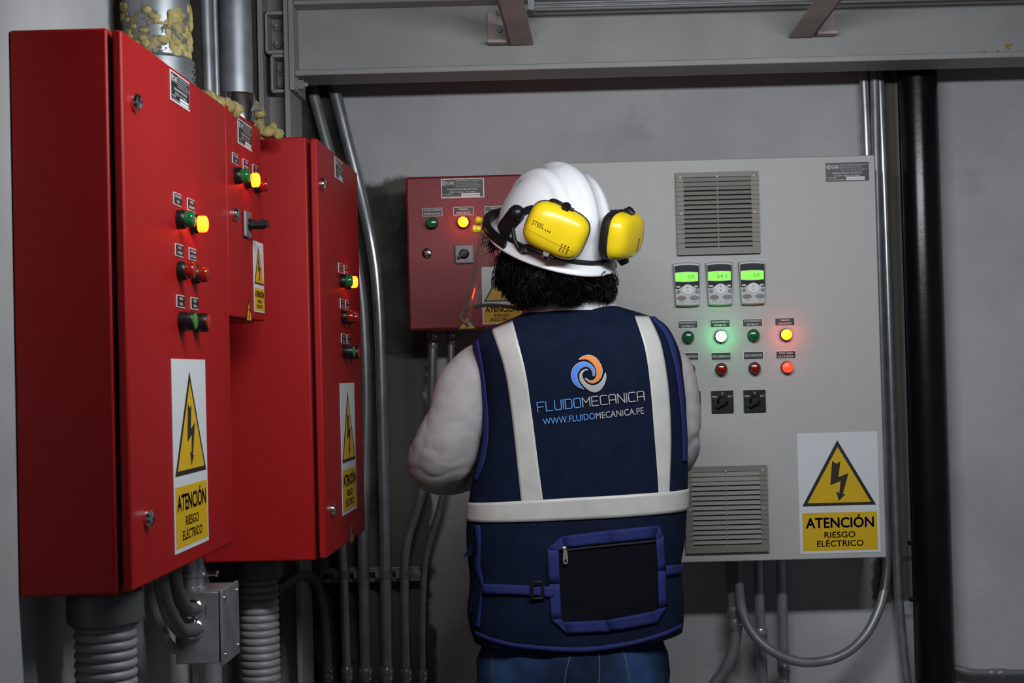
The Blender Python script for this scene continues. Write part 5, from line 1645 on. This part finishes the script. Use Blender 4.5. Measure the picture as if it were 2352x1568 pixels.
def ear_muff(az, tilt, label, marks):
    """parked cup on the shell at azimuth az (degrees, -90 is the back)"""
    a = math.radians(az); out = V((math.cos(a), math.sin(a), 0.16)).normalized()
    base = V(((LA - 0.004) * math.cos(a), (LB - 0.004) * math.sin(a), 0.063))
    side = V((-math.sin(a), math.cos(a), 0)); up = out.cross(side).normalized()
    if up.z < 0: up = -up
    side = up.cross(out).normalized()
    ct, st_ = math.cos(tilt), math.sin(tilt)
    s2 = side * ct + up * st_; u2 = up * ct - side * st_
    fr = lambda x, y, z: HO + HM @ (base + s2 * x + u2 * y + out * z)

    def sect(hw, hh, z, e=3.4, n=40, top=0.0):
        L_ = []
        for k in range(n):
            t = 2 * PI * k / n; c, s_ = math.cos(t), math.sin(t)
            x = math.copysign(abs(c) ** (2 / e), c) * hw; y = math.copysign(abs(s_) ** (2 / e), s_) * hh
            L_.append(fr(x, y, z))
        return L_
    n = 40

    def loft(secs, mt):
        b = MB(); vs = [p for s_ in secs for p in s_]; fs = []
        for j in range(len(secs) - 1):
            for k in range(n): fs.append((j * n + k, j * n + (k + 1) % n, (j + 1) * n + (k + 1) % n, (j + 1) * n + k))
        fs.append(tuple(reversed(range(n)))); fs.append(tuple(range((len(secs) - 1) * n, len(secs) * n))); b.add(vs, fs, mt); return b
    o = loft([sect(.056, .044, 0.000), sect(.0605, .048, .004), sect(.0615, .049, .014), sect(.0605, .048, .019), sect(.058, .046, .0195)], 'black_rubber').build('ear_muff', hel, ang=50)
    o['label'] = label
    cup = loft([sect(.0585, .0465, .0190), sect(.0600, .0475, .021), sect(.0595, .047, .026), sect(.057, .0445, .036), sect(.052, .0395, .0445, 3.0), sect(.043, .031, .0495, 2.8), sect(.026, .018, .052, 2.4), sect(.006, .004, .0525, 2)], 'muff_yellow').build('cup', o, ang=60)
    for sg in (1, -1):
        b = MB(); b.tube([fr(0, sg * .0455, .022), fr(0, sg * .050, .030), fr(0, sg * .0455, .040)], [.0075, .0095, .0065], 'black_plastic', 10)
        b.tube([fr(-.006, sg * .049, .028), fr(.016, sg * .050, .030)], [.005, .003], 'black_plastic', 8); b.build('clip', o, ang=50)
    b = MB()                                               # printed marks on the cup
    if marks:
        def q(p):
            d = fr(p[0], p[1], .09); nrm = (fr(0, 0, 0) - fr(0, 0, 1)).normalized()
            h_ = CB.ray_cast(d, nrm); return (h_[0] if h_[0] is not None else fr(p[0], p[1], .05)) - nrm * 0.0006
        CB = BVHTree.FromPolygons([v.co + ORG[cup] for v in cup.data.vertices], [tuple(p.vertices) for p in cup.data.polygons])
        if marks == 1:
            b.text('STEEL', -.047, -.004, -.022, .0085, 'sticker_black', 0, q)
            for x0 in (-.019, -.014, -.010): b.add([q((x0, -.005 - .001 * random.random(), 0)), q((x0 + .002, -.005, 0)), q((x0 + .002, -.002, 0)), q((x0, -.002, 0))], [(0, 1, 2, 3)], 'sticker_black')
            random.seed(4)
            for i in range(12):
                x0, y0 = .020 + .0022 * (i % 3) * 3, -.030 + .0042 * (i // 3)
                b.add([q((x0, y0, 0)), q((x0 + random.uniform(.002, .005), y0, 0)), q((x0 + .003, y0 + .0024, 0)), q((x0, y0 + .0024, 0))], [(0, 1, 2, 3)], 'sticker_black')
            n_ = 24; L1 = [q((-.055 + .105 * i / n_, -.016 - .006 * i / n_, 0)) for i in range(n_ + 1)]; L2 = [q((-.055 + .105 * i / n_, -.0167 - .006 * i / n_, 0)) for i in range(n_ + 1)]
            b.add(L1 + L2, [(i, i + 1, n_ + 2 + i, n_ + 1 + i) for i in range(n_)], 'muff_seam')
        else:
            random.seed(9)
            for i in range(16):
                x0, y0 = .012 + .004 * (i % 2), -.028 + .0034 * (i // 2)
                b.add([q((x0, y0, 0)), q((x0 + .003, y0, 0)), q((x0 + .003, y0 + .0017, 0)), q((x0, y0 + .0017, 0))], [(0, 1, 2, 3)], 'sticker_black')
        b.build('cup_print', o, smooth=False)
    return fr


frL = ear_muff(-93 - 36, -0.16, 'left yellow ear muff facing the camera', 1)
frR = ear_muff(-93 + 32, -0.06, 'right yellow ear muff seen edge-on', 2)


def onh(az, e, off): p = shell_pt(math.radians(az), e); n = V((p.x / LA ** 2, p.y / LB ** 2, p.z / LH ** 2)).normalized(); return HO + HM @ (p + n * off)


# black side mounts, wire arms
for sg, fr in ((1, frL), (-1, frR)):
    A0 = 184 if sg > 0 else -4
    b = MB()
    pts = [onh(A0 + sg * da, e, .007) for da, e in ((-7, .10), (-3, .22), (2, .36), (5, .46))]
    b.tube(smooth_path(pts, 5), [.014, .0165, .018, .0185, .0185, .019, .019, .019, .020, .020, .020, .021, .020, .019, .016, .011], 'black_plastic', 6, 0.75)
    b.blob(onh(A0 + sg * 6, .40, .012), (.016, .016, .016), 'black_plastic', 14, 10)
    mo = b.build('muff_mount', hel, ang=60)
    b = MB()
    up_ = [onh(A0 + sg * 8, .40, .014), onh(A0 + sg * 18, .52, .012), onh(A0 + sg * 32, .56, .014)] + [fr(-sg * .030, .050, .020), fr(-sg * .002, .051, .030)]
    dn = [onh(A0 + sg * 8, .22, .014), onh(A0 + sg * 14, .08, .012), onh(A0 + sg * 22, .015, .012)] + [fr(-sg * .040, -.051, .016), fr(-sg * .004, -.051, .030)]
    b.tube(smooth_path(up_, 8), [.0052] * 16 + [.0032] * 17, 'black_plastic', 8); b.tube(smooth_path(dn, 8), .0042, 'black_plastic', 8)
    b.build('wire_arm', mo, ang=60)

# face-shield carrier round the front of the brim and the clear shield
b = MB(); vs = []; fs = []; n = 40
for k in range(n + 1):
    a = math.radians(-8 + 196 * k / n)
    r0x, r0y = LA + 0.010, LB + 0.020
    s_ = math.sin(a); fl = max(0, s_) ** 1.5
    for (dr, z) in ((0.002, 0.010), (0.007 + 0.014 * fl, 0.004 + 0.006 * fl), (0.008 + 0.016 * fl, 0.0 + 0.004 * fl), (0.007 + 0.014 * fl, -0.009), (0.001, -0.010)):
        vs.append(HX((r0x + dr) * math.cos(a), (r0y + dr) * math.sin(a), z))
for k in range(n):
    for j in range(5): fs.append((k * 5 + j, k * 5 + (j + 1) % 5, (k + 1) * 5 + (j + 1) % 5, (k + 1) * 5 + j))
fs.append((0, 1, 2, 3, 4)); fs.append(tuple(reversed(range(n * 5, n * 5 + 5)))); b.add(vs, fs, 'black_plastic'); car = b.build('shield_carrier', hel, ang=45)
for a_ in (150, 128, 90, 52, 30):
    a = math.radians(a_); p = HX((LA + 0.032) * math.cos(a), (LB + 0.046) * math.sin(a), -0.010); d = HM @ V((math.cos(a), math.sin(a), -0.2))
    b = MB(); b.lathe([(0, -0.006), (.0065, -0.006), (.007, 0.002), (.0085, 0.004), (.0085, .009), (.006, .011), (0, .011)], 'muff_yellow', 14, p, d); b.build('stud', car)
b = MB(); vs = []; fs = []; n, m_ = 48, 14
def shp(a, f):
    rx = LA + 0.024 + 0.002 * f; ry = LB + 0.038 + 0.002 * f
    return HX(rx * math.cos(a), ry * math.sin(a), -0.006 - f * (0.205 - 0.03 * (abs(a - PI / 2) / (PI / 2)) ** 4))
for j in range(m_ + 1):
    for k in range(n + 1): vs.append(shp(math.radians(8 + 164 * k / n), j / m_))
for j in range(m_):
    for k in range(n): fs.append((j * (n + 1) + k, j * (n + 1) + k + 1, (j + 1) * (n + 1) + k + 1, (j + 1) * (n + 1) + k))
b.add(vs, fs, 'shield_clear'); sh_ = b.build('face_shield', hel, ang=80); sh_['label'] = 'clear curved face shield'
b = MB(); b.tube([shp(math.radians(8 + 164 * k / n), 1.0) for k in range(n + 1)], 0.0040, 'shield_rim', 8); b.build('shield_rim', sh_)
